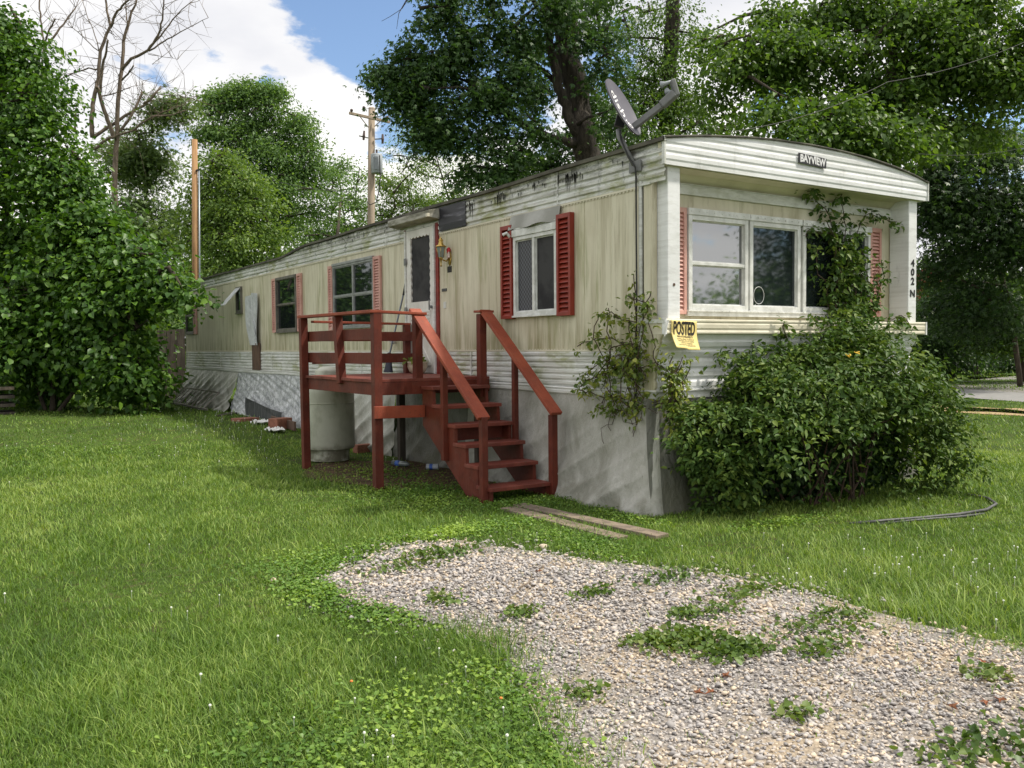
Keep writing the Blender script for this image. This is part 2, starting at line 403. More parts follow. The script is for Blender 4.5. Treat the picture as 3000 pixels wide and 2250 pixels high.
def thing(name, label, cat, loc=(0, 0, 0), group=None, kind=None):
    o = bpy.data.objects.new(name, None); o.empty_display_size = .2; col.objects.link(o); o.location = loc
    return tag(o, label, cat, group, kind)
def np_obj(name, co, faces_list, mat, parent=None, tint=None, smooth=False):
    """faces_list: list of (n,k) int arrays; tint: list of per-face floats in the same order"""
    me = bpy.data.meshes.new(name)
    off = np.array(world_loc(parent)) if parent is not None else np.zeros(3)
    me.vertices.add(len(co)); me.vertices.foreach_set('co', (co-off).astype(np.float32).ravel())
    loops = np.concatenate([f.ravel() for f in faces_list]).astype(np.int32)
    tot = np.concatenate([np.full(len(f), f.shape[1], np.int32) for f in faces_list])
    st = np.concatenate([[0], np.cumsum(tot)[:-1]]).astype(np.int32)
    me.loops.add(len(loops)); me.loops.foreach_set('vertex_index', loops)
    me.polygons.add(len(tot)); me.polygons.foreach_set('loop_start', st)
    if smooth: me.polygons.foreach_set('use_smooth', np.ones(len(tot), bool))
    me.update(calc_edges=True)
    if tint is not None:
        a = me.attributes.new('tint', 'FLOAT', 'FACE'); a.data.foreach_set('value', np.concatenate(tint).astype(np.float32))
    me.materials.append(MATS[mat])
    o = bpy.data.objects.new(name, me); col.objects.link(o)
    if parent is not None: o.parent = parent
    return o
def norm(a): return a/np.maximum(np.linalg.norm(a, axis=-1, keepdims=True), 1e-9)
def S(a, b, x): t = np.clip((np.asarray(x, float)-a)/(b-a), 0, 1); return t*t*(3-2*t)
_ph = np.random.default_rng(3).uniform(0, 6.28, (40, 2)); _fr = np.random.default_rng(4).normal(0, 1, (40, 2))
def vnoise(x, y, sc_, k=10, o=0):
    r = 0
    for i in range(k):
        r = r+np.sin(x*sc_*_fr[(i+o) % 40, 0]+y*sc_*_fr[(i+o) % 40, 1]+_ph[(i+o) % 40, 0])
    return r/math.sqrt(k)*.7
def gz(x, y): # lie of the land: rises a little towards the far end of the trailer
    x = np.asarray(x, float); y = np.asarray(y, float)
    return .2*S(4.5, 10, y)*S(7, 0, x)+.02*vnoise(x, y, .9, 6)*S(3, 6, np.hypot(x-.5, y-1))

def leaf_mesh(pos, nrm, tan, Ln, Wd, tint, kind, r):
    n = len(pos); b = np.cross(nrm, tan)
    Ln = Ln[:, None]; Wd = Wd[:, None]
    fold = (r.uniform(.05, .3, n))[:, None]*Wd; droop = (r.uniform(.0, .3, n))[:, None]*Ln
    if kind == 'dia':
        V = np.stack([pos, pos+tan*Ln*.45+b*Wd*.5+nrm*fold, pos+tan*Ln-nrm*droop, pos+tan*Ln*.45-b*Wd*.5+nrm*fold], 1).reshape(-1, 3)
        i = np.arange(n)[:, None]*4
        return V, [np.concatenate([i+np.array([[0, 1, 2]]), i+np.array([[0, 2, 3]])])], [np.concatenate([tint, tint])]
    if kind == 'broad':
        V = np.stack([pos, pos+tan*Ln*.12+b*Wd*.42+nrm*fold*.8, pos+tan*Ln*.5+b*Wd*.46+nrm*(fold-droop*.25), pos+tan*Ln-nrm*droop,
                      pos+tan*Ln*.5-b*Wd*.46+nrm*(fold-droop*.25), pos+tan*Ln*.12-b*Wd*.42+nrm*fold*.8], 1).reshape(-1, 3)
        i = np.arange(n)[:, None]*6
        return V, [np.concatenate([i+np.array([[0, 1, 2, 3]]), i+np.array([[0, 3, 4, 5]])])], [np.concatenate([tint, tint])]
    if kind == 'lobe':
        Vs = []
        for a, l in ((-.75, .75), (0, 1.), (.75, .75)):
            tt = tan*math.cos(a)+b*math.sin(a); bb = b*math.cos(a)-tan*math.sin(a)
            Vs += [pos, pos+tt*Ln*l*.5+bb*Wd*.22, pos+tt*Ln*l-nrm*droop, pos+tt*Ln*l*.5-bb*Wd*.22]
        V = np.stack(Vs, 1).reshape(-1, 3); i = np.arange(n)[:, None]*12
        return V, [np.concatenate([i+np.array([[4*k, 4*k+1, 4*k+2, 4*k+3]]) for k in range(3)])], [np.concatenate([tint]*3)]

def foliage(name, blobs, mat, parent, seed, ls=.1, per=10, spr=.3, kind='dia', droop=.25, shell=.4, upw=.7, wid=.6, flat=.5, zmin=None, clip=None, bough=0, dens=1., bflat=(1, .42, .2)):
    """blobs: (centre, radii, number of sprigs); every sprig carries `per` leaves"""
    r = np.random.default_rng(seed)
    if dens != 1: blobs = [(b[0], b[1], max(6, int(b[2]*dens))) for b in blobs]
    C = np.concatenate([np.tile(np.asarray(b[0], float), (b[2], 1)) for b in blobs]); R = np.concatenate([np.tile(np.ones(3)*np.asarray(b[1], float), (b[2], 1)) for b in blobs])
    n = len(C); D = norm(r.normal(0, 1, (n, 3)))
    ph = r.uniform(0, 6.28, 3)
    lump = 1+.16*np.sin(D[:, 0]*5+C[:, 1]+ph[0])+.16*np.sin(D[:, 2]*6+C[:, 0]+ph[1])+.12*np.sin(D[:, 1]*9+ph[2])
    Sp = C+D*R*(r.uniform(0, 1, n)**shell*lump)[:, None]
    if bough:
        # sprigs gather along boughs: flat sprays round shared centres, with gaps between
        k_ = np.maximum(1, np.array([b[2]//bough for b in blobs])); o_ = np.concatenate([[0], np.cumsum([b[2] for b in blobs])[:-1]])
        src = np.concatenate([o_[i]+r.integers(0, k_[i], b[2]) for i, b in enumerate(blobs)])
        rad_ = np.clip(.42*R.mean(1), .28, .9)[:, None]*bflat[0]
        Sp = Sp[src]+np.clip(r.normal(0, .5, (n, 3)), -.85, .85)*rad_*np.array([1, 1, bflat[1]]); D = D[src]
        dr_ = np.linalg.norm((Sp-Sp[src])[:, :2], axis=1); Sp[:, 2] -= bflat[2]*dr_
    st = r.uniform(0, 1, n)
    idx = np.repeat(np.arange(n), per)
    off = r.normal(0, 1, (n*per, 3))*np.array([spr, spr, spr*flat])
    off[:, 2] -= .35*np.linalg.norm(off[:, :2], axis=1)*droop*2
    pos = Sp[idx]+off; out = norm(off+D[idx]*spr)
    keep = np.ones(len(pos), bool)
    if zmin is not None: keep &= pos[:, 2] > zmin
    if clip is not None: keep &= clip(pos)
    pos, out, idx = pos[keep], out[keep], idx[keep]; m = len(pos)
    nr = norm(np.array([0, 0, upw])+.45*out+.5*r.normal(0, 1, (m, 3)))
    tn = out+.6*r.normal(0, 1, (m, 3))-np.array([0, 0, droop]); tn = norm(tn-nr*(tn*nr).sum(1, keepdims=True))
    ln = ls*r.uniform(.45, 1.3, m)
    tint = np.clip(.55*st[idx]+.45*r.uniform(0, 1, m), 0, 1)
    V, F, T = leaf_mesh(pos, nr, tn, ln, ln*wid*r.uniform(.8, 1.2, m), tint, kind, r)
    o = np_obj(name, V, F, mat, parent, T)
    return o, Sp
def text_pts(s, size=1., bold=0., sx=1.):
    cu = bpy.data.curves.new('t', 'FONT'); cu.body = s; cu.size = size; cu.offset = bold; cu.align_x = 'CENTER'; cu.align_y = 'CENTER'; cu.resolution_u = 3
    o = bpy.data.objects.new('t', cu); col.objects.link(o)
    me = o.evaluated_get(bpy.context.evaluated_depsgraph_get()).to_mesh()
    v = [(q.co.x*sx, q.co.y) for q in me.vertices]; f = [tuple(p.vertices) for p in me.polygons]
    o.to_mesh_clear(); bpy.data.objects.remove(o); bpy.data.curves.remove(cu)
    return v, f
def lettering(name, s, size, fn, mat, parent, bold=0., sx=1.):
    bpy.context.view_layer.update()
    v, f = text_pts(s, size, bold, sx)
    return MB().add([fn(a, b) for a, b in v], f).build(name, mat, parent)

TL = lambda u, v, w: (-w, u, v)          # long wall: u along, v up, w out
FY = -.05
TF = lambda u, v, w: (u, FY-w, v)        # front wall

# ================================================================ SETTING: ground, gravel, road
def gravel_poly():
    return [(-3.3,-.62),(-2.46,-.02),(-2.0,-.14),(-1.55,-1.25),(-1.12,-2.0),(-1.0,-2.75),(-1.02,-3.4),(-.95,-3.95),(-.6,-4.6),(-.2,-5.6),(.2,-7.5),(-5.0,-7.5),(-4.6,-5.6),(-3.7,-4.1),(-3.52,-3.6),(-3.40,-3.25),(-3.22,-2.85),(-3.06,-2.4),(-3.1,-1.9),(-3.35,-1.2)]
GP = np.array(gravel_poly())
def inside(x, y, poly):
    r = np.zeros(np.shape(x), bool); n = len(poly)
    for i in range(n):
        x0, y0 = poly[i]; x1, y1 = poly[(i+1) % n]
        c = ((y0 > y) != (y1 > y)) & (x < (x1-x0)*(y-y0)/(y1-y0+1e-12)+x0)
        r ^= c
    return r
def edge_dist(x, y):
    d = np.full(np.shape(x), 9.)
    for i in range(len(GP)):
        a, b = GP[i], GP[(i+1) % len(GP)]; ab = b-a; t = np.clip(((x-a[0])*ab[0]+(y-a[1])*ab[1])/(ab@ab), 0, 1)
        d = np.minimum(d, np.hypot(x-a[0]-t*ab[0], y-a[1]-t*ab[1]))
    return d
def in_gravel(x, y):
    return inside(x+.09*vnoise(x, y, 5, 8)+.05*vnoise(x, y, 17, 8, 5), y+.09*vnoise(y, x, 5, 8, 9)+.05*vnoise(y, x, 15, 8, 3), GP)
xs = np.concatenate([[-700, -300, -120, -60], np.arange(-40, -9, 1.5), np.arange(-9, 8, .35), np.arange(8, 60, 2), [80, 140, 300, 700]])
ys = np.concatenate([[-700, -300, -100, -50], np.arange(-30, -8, 1.5), np.arange(-8, 20, .35), np.arange(20, 80, 2.5), [100, 160, 300, 700]])
g = MB().grid(lambda x, y: (x, y, float(gz(x, y))), xs, ys).build('ground', 'soil_ground', None, smooth=True)
tag(g, 'green lawn ground around the trailer', 'ground', kind='structure')
gp = MB()
pc = GP.mean(0)
ring = [tuple(p) for p in GP]
gp.add([(x, y, float(gz(x, y))+.006) for x, y in ring], [tuple(range(len(ring)))])
gb = gp.build('gravel_drive', 'gravel_bed'); tag(gb, 'pale gravel parking patch in the lawn', 'gravel drive', kind='structure')
# road on the right
rd = MB()
A0, A1 = on_ground(2774, 1138), on_ground(3000, 1152); B0, B1 = on_ground(2774, 1163), on_ground(3000, 1177)
da = (A1-A0)/np.linalg.norm(A1-A0); db = (B1-B0)/np.linalg.norm(B1-B0)
q = [A0-da*30, A1+da*60, B1+da*60, B0-da*30]
rd.add([(p[0], p[1], .012) for p in q], [(0, 1, 2, 3)])
tag(rd.build('road', 'asphalt'), 'narrow grey asphalt lane beyond the lawn', 'road', kind='structure')
gs = MB(); C0, C1 = on_ground(2766, 1121), on_ground(3000, 1100)
q = [C0-(C1-C0)*.6, C1+(C1-C0)*2, A1+da*45-[0,0,0], A0-da*8]
gs.add([(p[0], p[1], .008) for p in q], [(0, 1, 2, 3)])
tag(gs.build('gravel_verge', 'gravel_far'), 'grey gravel verge on the far side of the lane', 'gravel verge', kind='structure')
db_ = MB()
for k, (px, py, a, b) in enumerate(((2830, 1198, 1.5, .6), (2935, 1208, 1.7, .75), (3080, 1212, 2., .7))):
    c = on_ground(px, py)
    db_.add([(c[0]+(a*math.cos(t)*da[0]-b*math.sin(t)*da[1])*(1+.25*math.sin(3*t+k)), c[1]+(a*math.cos(t)*da[1]+b*math.sin(t)*da[0])*(1+.25*math.sin(3*t+k)), .006) for t in np.linspace(0, 2*PI, 24, endpoint=False)], [tuple(range(24))])
simple('dry_grass', (.42, .29, .17), (.30, .22, .11), 12, rough=.95)
tag(db_.build('dry_grass', 'dry_grass'), 'tan patches of dead grass beside the lane', 'dry grass', kind='stuff')
dp = MB().add([(-.75+.95*math.cos(t)*(1+.2*math.sin(3*t)), 3.4+1.5*math.sin(t)*(1+.15*math.sin(4*t)), float(gz(-.75, 3.4))+.012) for t in np.linspace(0, 2*PI, 30, endpoint=False)], [tuple(range(30))])
tag(dp.build('bare_dirt', 'dirt_bare'), 'bare dark dirt under the red porch', 'bare dirt', kind='structure')

# ================================================================ TRAILER
home = thing('mobile_home', 'long cream and white single-wide trailer with mildewed siding and red and pink shutters', 'mobile home')
ZA, ZB, ZD, LEN, WID = 2.93, 1.457, 1.02, 17.1, 3.84
# cream panels of the long side with vertical seams
m = MB(); yst = [0.]
k = .405
while k < LEN-.1: yst += [k-.005, k, k+.005]; k += .405
yst.append(LEN)
seams = set(round(v, 4) for v in np.arange(.405, LEN, .405))
zst = np.linspace(ZB-.004, ZA+.01, 9)
def pw(y, z):
    dx = .007 if round(y, 4) in seams else 0
    return (dx+.004*math.sin(y*2.1+z*1.7)*math.sin((z-ZB)/(ZA-ZB)*PI), y, z)
m.grid(pw, yst, zst); m.build('side_panels', 'cream_panel', home, smooth=False)
# horizontal joint trim strips with little dentils
m = MB(); m.box(.0, LEN, ZB-.006, ZB+.010, .002, .010, T=TL); m.box(.0, LEN, ZA-.012, ZA+.006, .002, .012, T=TL)
for k in range(int(LEN/.05)):
    m.box(k*.05, k*.05+.028, ZA-.024, ZA-.013, .002, .009, T=TL); m.box(k*.05, k*.05+.022, ZB+.012, ZB+.02, .002, .008, T=TL)
m.build('joint_strip', 'trim_cream', home)
# corrugated lower band
def ribs(z0, z1, n, d):
    out = []; h = (z1-z0)/n
    for i in range(n):
        z = z0+i*h; out += [(z, .0), (z+h*.14, .0), (z+h*.34, d), (z+h*.78, d), (z+h*.97, .002)]
    out.append((z1, .002)); return out
prof = ribs(1.10, ZB-.007, 6, .014)
yb = np.linspace(0, LEN, 60)
m = MB().grid(lambda y, i: (-prof[int(i)][1]-.003*math.sin(y*1.3), y, prof[int(i)][0]), yb, range(len(prof))); m.build('corrugated_band', 'band_white', home)
m = MB()
for y in (2.98, 6.2, 10.35, 13.9): m.box(y, y+.025, 1.10, ZB-.01, .014, .022, T=TL)
build_each(m, 'band_seam', 'trim_white', home)
pr = [(1.02, .012), (1.035, .03), (1.06, .032), (1.068, .02), (1.078, .02), (1.085, .034), (1.094, .03), (1.10, .005)]
m = MB().grid(lambda y, i: (-pr[int(i)][1]-.006*math.sin(y*.9)*math.sin(y*.37), y, pr[int(i)][0]-.006*math.sin(y*2.1)*math.sin(y*.5)), np.linspace(-.02, LEN, 120), range(len(pr))); m.build('bottom_rail', 'trim_white', home)
# upper fascia, dropping to a lower roof past y = 8.2
def ztop(y):
    zn = 3.28-.004*y
    return float(zn-(zn-3.14)*S(8.1, 9.9, y)+.008*math.sin(y*1.9)*math.sin(y*.6))
pf = [(ZA+.008, .012)]+[(z, d+.004) for z, d in ribs(ZA+.03, 3.30, 5, .016)]
ysf = np.concatenate([np.linspace(-.34, 8, 50), np.linspace(8.05, 10.2, 40), np.linspace(10.4, LEN, 30)])
m = MB().grid(lambda y, i: (-pf[int(i)][1], y, min(pf[int(i)][0], ztop(y))), ysf, range(len(pf))); m.build('side_fascia', 'fascia_white', home)
m = MB()
for y in (1.22, 5.28, 7.3, 11.2, 14.3): m.box(y, y+.012, ZA+.01, ztop(y)-.02, .018, .026, T=TL)
build_each(m, 'fascia_seam', 'fascia_white', home)
prt = [(ZA+.015, .024), (ZA+.09, .034), (ZA+.11, .034), (ZA+.17, .036), (ZA+.20, .030), (ZA+.31, .034)]
m = MB().grid(lambda y, i: (-prt[int(i)][1], y, prt[int(i)][0]), np.linspace(3.06, 3.72, 6), range(len(prt))); m.build('tar_patch', 'tar_black', home).__setitem__('label', 'black tar stained fascia panel')
# mould drips on the fascia
simple('mould_black', (.02, .02, .018), (.05, .05, .04), 40, rough=.9, bump=False)
m = MB(); r = np.random.default_rng(11)
for (yc, zc, n, sp, hmax) in ((1.0, 3.20, 26, .10, .17), (2.28, 3.19, 22, .10, .13), (2.95, 3.2, 10, .06, .2), (.3, 3.2, 4, .06, .06), (1.75, 3.17, 5, .2, .05), (1.6, 3.22, 9, .1, .08), (1.22, 3.25, 5, .02, .3), (4.2, 3.2, 10, .4, .05), (7, 3.2, 30, .9, .05), (6, 3.18, 26, .8, .06)):
    for _ in range(n):
        y = yc+r.normal(0, sp); wd = r.uniform(.003, .011); h = r.uniform(.02, hmax); zt = zc+r.normal(0, .025)
        m.add([(-.0235, y-wd, zt), (-.0235, y+wd, zt+.005), (-.0235, y+wd*.9, zt-h*.4), (-.0235, y+wd*.15, zt-h), (-.0235, y-wd*.7, zt-h*.5)], [(0, 1, 2, 3, 4)])
m.build('mould_stain', 'mould_black', home)
# roof: bowed skin + dark drip edge
m = MB(); ysr = np.concatenate([np.linspace(-.36, 8, 22), np.linspace(8.1, 10, 16), np.linspace(10.5, LEN+.03, 14)])
def roof(y, u):
    e = ztop(y)+.012; b = .16*(1-S(8.1, 9.9, y))+.09*S(8.1, 9.9, y)
    return (-.05+u*(WID+.1), y, e+b*(1-(2*u-1)**2)+.01*math.sin(y*3+u*7))
m.grid(roof, ysr, np.linspace(0, 1, 13)); m.build('roof', 'roof_dark', home, smooth=True)
m = MB()
for i in range(len(ysr)-1):
    a, b = ysr[i], ysr[i+1]; za, zb = ztop(a), ztop(b)
    m.add([(-.055, a, za-.012), (-.055, b, zb-.012), (-.055, b, zb+.022), (-.055, a, za+.022), (-.0, a, za-.012), (-.0, b, zb-.012), (-.0, b, zb+.022), (-.0, a, za+.022)], [(0, 1, 2, 3), (0, 4, 5, 1), (3, 2, 6, 7)])
m.build('roof_edge', 'roof_dark', home)
# hidden sides of the body
m = MB(); m.box(.02, WID, .0, LEN, .98, 3.05); m.build('body', 'trim_cream', home)
m = MB(); m.box(WID, WID+.01, -.05, LEN, ZB, 3.2); m.box(0, WID, LEN, LEN+.01, 1, 3.1); build_each(m, 'rear_panels', 'cream_panel', home)
# ---- front wall
m = MB(); m.box(.0, WID-.02, 1.70, 3.09, -.04, .0, T=TF); m.build('front_panel', 'cream_panel', home)
m = MB(); m.box(.18, 3.66, 2.895, 2.985, .002, .022, T=TF); m.box(.18, 3.66, 2.985, 2.995, .0, .03, T=TF); m.build('front_trim', 'trim_white', home, bevel=.003)
m = MB(); m.add([(.0, FY, 3.0), (WID-.06, FY, 3.0), (WID-.02, -.12, 3.066), (.0, -.12, 3.066), (.0, -.335, 3.086), (WID-.02, -.335, 3.086)], [(0, 1, 2, 3), (3, 2, 5, 4)]); m.build('soffit', 'soffit_cream', home)
FF = -.34
ARCH_DROP = .012
arch = [(-.025, 3.31), (.3, 3.355), (.6, 3.39), (1.0, 3.428), (1.4, 3.452), (1.9, 3.462), (2.4, 3.455), (2.9, 3.43), (3.3, 3.39), (3.65, 3.335), (3.9, 3.28)]
ax = np.linspace(-.025, 3.9, 50); az = np.interp(ax, [a[0] for a in arch], [a[1]-ARCH_DROP for a in arch])
pff = [(3.075, .0)]+[(z, d) for z, d in ribs(3.10, 3.47, 5, .006)]
m = MB().grid(lambda x, i: (x, FF-pff[int(i)][1], min(pff[int(i)][0], float(np.interp(x, ax, az)))), ax, range(len(pff)))
m.box(3.895, 3.9, FF, -.0, 3.075, 3.275); m.add([(-.025, FF, 3.075), (3.9, FF, 3.075), (3.9, FF+.03, 3.078), (-.025, FF+.03, 3.078)], [(0, 1, 2, 3)])
m.build('front_fascia', 'front_white', home)
m = MB(); m.tube([(x, FF-.012, z+.006) for x, z in zip(ax, az)], .011, 6); m.build('fascia_bead', 'roof_dark', home)
m = MB(); m.box(-.032, -.014, FF-.016, FF+.02, 3.075, 3.315); m.box(3.89, 3.905, FF-.016, FF+.01, 3.075, 3.285); build_each(m, 'fascia_corner_trim', 'trim_white', home)
# end of the arched gable above the wall
m = MB(); m.prism([(0, 3.07)]+[(x, z-.01) for x, z in zip(ax, az)]+[(3.84, 3.07)], lambda u, v, a: (u, a, v), -.30, -.26); m.build('gable_board', 'soffit_cream', home)
# wing wall beside the corner, pillars
m = MB(); m.box(.0, .06, -.16, -.012, 1.735, 3.06); m.build('wing_panel', 'cream_panel', home)
m = MB(); m.box(-.014, .0, -.035, .0, 1.0, 3.07); m.box(-.006, .02, -.018, -.002, 1.7, 3.07); build_each(m, 'corner_trim', 'trim_white', home)
m = MB(); m.box(-.02, .06, -.15, 0., 2.93, 2.95); m.box(-.018, .03, -.33, -.0, 1.70, 1.735); build_each(m, 'wing_trim', 'trim_white', home)
for k, (x0, x1) in enumerate(((.065, .215), (3.64, 3.79))):
    m = MB(); m.box(x0, x1, -.29, -.055, 1.735, 3.085); m.build('pillar', 'front_white', home, bevel=.008)
m = MB(); m.tube([(.14, -.289, 2.04), (.14, -.294, 2.04)], .014, 12); m.build('knot_hole', 'brown_board', home)
# ledge under the windows: corrugated cream
pl = [(1.735, .0), (1.735, .285), (1.728, .292), (1.715, .292), (1.705, .286), (1.70, .286), (1.69, .291), (1.655, .291), (1.648, .285), (1.635, .285), (1.625, .291), (1.61, .291), (1.602, .284), (1.60, .0)]
m = MB().grid(lambda x, i: (x, FY-pl[int(i)][1], pl[int(i)][0]), np.linspace(.0, 3.9, 6), range(len(pl)))
m.prism([(p_[1], p_[0]) for p_ in pl], lambda u, v, a: (a, FY-u, v), 3.898, 3.905); m.prism([(p_[1], p_[0]) for p_ in pl], lambda u, v, a: (a, FY-u, v), -.003, .0)
m.build('window_ledge', 'trim_cream', home)
m = MB(); m.box(3.893, 3.912, -.347, -.05, 1.597, 1.738); m.box(-.012, .004, -.347, -.30, 1.60, 1.738); build_each(m, 'ledge_end_cap', 'front_white', home)
# lower front, sloping back under the ledge
pq = [(z, .24-.10*(1.6-z)/.2+d) if z > 1.40 else (z, .14+d) for z, d in [(1.6, 0), (1.56, 0)]+[(z, d) for z, d in reversed(ribs(1.10, 1.55, 5, .014))]]
m = MB().grid(lambda x, i: (x, FY-pq[int(i)][1], pq[int(i)][0]), np.linspace(.02, 3.82, 4), range(len(pq))); m.build('lower_front', 'front_white', home)
m = MB(); m.prism([(p_[1], p_[0]) for p_ in pq]+[(-.1, 1.10), (-.1, 1.6)], lambda u, v, a: (a, FY-u, v), 3.82, 3.826); m.prism([(p_[1], p_[0]) for p_ in pq]+[(-.1, 1.10), (-.1, 1.6)], lambda u, v, a: (a, FY-u, v), -.004, .02); build_each(m, 'front_side_cheek', 'cream_panel', home)
m = MB(); m.box(.0, 3.84, -.20, -.05, 1.02, 1.098); m.box(-.012, 3.85, -.215, -.05, 1.085, 1.103); m.build('front_bottom_rail', 'trim_white', home, bevel=.004)

# ---- windows
def window(name, T, u0, u1, v0, v1, cols, rows, fm, gm, fw=.035, sash=.022, depth=.035, header=0., label=None, pane_cols=None):
    """outer frame, mullions between the columns, a rail per column at each row, panes as sub-parts"""
    m = MB(); m.box(u0, u0+fw, v0, v1, .002, depth, T=T); m.box(u1-fw, u1, v0, v1, .002, depth, T=T)
    m.box(u0+fw, u1-fw, v0, v0+fw, .002, depth, T=T); m.box(u0+fw, u1-fw, v1-fw, v1, .002, depth, T=T)
    if header: m.box(u0-.01, u1+.01, v1+.001, v1+header, .002, depth+.012, T=T)
    m.box(u0-.015, u1+.015, v0-.02, v0-.001, .002, depth+.015, T=T)
    w = m.build(name, fm, home, bevel=.003)
    if label: w['label'] = label
    edges = [u0+fw]+[c for c in cols]+[u1-fw]
    for i in range(len(edges)-1):
        a, b = edges[i]+(sash if i else 0), edges[i+1]-(sash if i < len(edges)-2 else 0)
        if i: MB().box(edges[i]-sash, edges[i]+sash, v0+fw, v1-fw, .004, depth-.003, T=T).build('mullion', fm, w, bevel=.002)
        rr = [v0+fw]+(rows[i] if rows and isinstance(rows[0], (list, tuple)) else rows)+[v1-fw]
        for j in range(len(rr)-1):
            c, d = rr[j]+(.014 if j else 0), rr[j+1]-(.014 if j < len(rr)-2 else 0)
            if j: MB().box(a, b, rr[j]-.014, rr[j]+.014, .004, depth-.006, T=T).build('meeting_rail', fm, w, bevel=.002)
            m = MB(); s2 = .012
            m.box(a, a+s2, c, d, .004, .02, T=T); m.box(b-s2, b, c, d, .004, .02, T=T); m.box(a+s2, b-s2, c, c+s2, .004, .02, T=T); m.box(a+s2, b-s2, d-s2, d, .004, .02, T=T)
            m.build('sash', fm, w)
            gg = gm[i] if isinstance(gm, (list, tuple)) else gm
            MB().add([T(a+s2, c+s2, .010), T(b-s2, c+s2, .010), T(b-s2, d-s2, .010), T(a+s2, d-s2, .010)], [(0, 1, 2, 3) if T is TF else (3, 2, 1, 0)]).build('pane', gg, w)
    return w
def shutter(T, u0, u1, v0, v1, mat, n, depth=.04, label=None):
    m = MB(); f = .035
    m.box(u0, u0+f, v0, v1, .004, depth, T=T); m.box(u1-f, u1, v0, v1, .004, depth, T=T); m.box(u0+f, u1-f, v0, v0+f, .004, depth, T=T); m.box(u0+f, u1-f, v1-f*1.3, v1, .004, depth, T=T)
    h = (v1-v0-2.3*f)/n
    for i in range(n):
        z = v0+f+i*h
        m.add([T(u0+f, z, depth*.9), T(u1-f, z, depth*.9), T(u1-f, z+h*1.0, depth*.25), T(u0+f, z+h*1.0, depth*.25), T(u0+f, z, depth*.2), T(u1-f, z, depth*.2)], [(0, 1, 2, 3), (0, 4, 5, 1)])
    o = m.build('shutter', mat, home, bevel=.002)
    if label: o['label'] = label
    return o
def win_inner(*a, **k): return window(*a, **k)
window('window', TL, 1.225, 2.02, 1.84, 2.69, [1.64], [], 'window_white', ['screen_mesh', 'curtain_mesh'], fw=.04, depth=.045, header=.075, label='white framed sliding window between red shutters')
shutter(TL, .97, 1.205, 1.81, 2.83, 'shutter_red', 19, .06, 'bright red louvred shutter'); shutter(TL, 2.035, 2.26, 1.81, 2.83, 'shutter_red', 19, .06, 'bright red louvred shutter')
m = MB(); m.grid(lambda y, z: (-.026-.05*(1-z)*(.55+.45*math.sin(y*9))-.02*(1-z), y, 2.775+.01*math.sin(y*14)*(1-z)+z*.15), np.linspace(1.17, 2.08, 24), np.linspace(0, 1, 5)); m.build('flashing_flap', 'flashing', home, solid=.003)
MB().box(1.23, 2.0, 2.77, 2.79, .03, .05, T=TL).build('awning_rail', 'window_white', home)
m = MB(); m.tube([(-.06, 2.06, 2.70), (-.10, 2.06, 2.74), (-.13, 2.09, 2.72)], .018, 8); m.build('awning_arm', 'window_white', home)
window('window', TL, 5.72, 7.24, 1.82, 2.79, [6.46], [2.31], 'window_alu', 'pane_side', fw=.03, depth=.035, header=.04, label='wide four pane aluminium window beside the porch')
shutter(TL, 5.47, 5.70, 1.79, 2.81, 'shutter_pink', 24); shutter(TL, 7.26, 7.44, 1.79, 2.81, 'shutter_pink', 24)
window('window', TL, 8.91, 10.0, 1.81, 2.80, [], [2.30], 'window_dark', 'pane_side', fw=.05, depth=.05, label='dark framed two pane window with pink shutters')
shutter(TL, 8.68, 8.89, 1.80, 2.80, 'shutter_pink', 22); shutter(TL, 10.02, 10.24, 1.80, 2.80, 'shutter_pink', 22)
window('window', TL, 12.2, 12.58, 2.25, 2.79, [], [], 'window_dark', 'pane_dark', fw=.05, depth=.04, label='small slit window with its pane swung out')
m = MB(); m.add([(-.03, 12.24, 2.77), (-.03, 12.56, 2.77), (-.36, 12.56, 2.40), (-.36, 12.24, 2.40)], [(0, 1, 2, 3)]); m.build('open_vent_pane', 'clear_plastic', home, solid=.012)
window('window', TL, 16.2, 17.0, 1.89, 2.82, [], [2.34], 'window_dark', 'pane_side', fw=.05, label='last window near the far end')
shutter(TL, 15.93, 16.16, 1.87, 2.83, 'shutter_pink', 22)
MB().box(11.03, 11.5, 1.09, 1.62, .022, .045, T=TL).build('cover_board', 'brown_board', home)
m = MB(); m.grid(lambda y, z: (-.05-.03*math.sin(y*16+z*4)-.03*z, y+(z-.0)*.02-(.10*(1-z) if y > 11.3 else 0), 1.58+z*(1.02-.12*abs(y-11.2))), np.linspace(11.05, 11.75, 14), np.linspace(0, 1, 12)); m.build('plastic_sheet', 'clear_plastic', home, solid=.003)
m = MB(); m.box(5.02, 5.06, 1.555, 1.69, .02, .05, T=TL); m.tube([(-.05, 5.04, 1.68), (-.10, 5.05, 1.64), (-.08, 5.06, 1.60), (-.05, 5.03, 1.56)], .022, 8); m.build('hose_bib', 'paper_white', home, smooth=True)
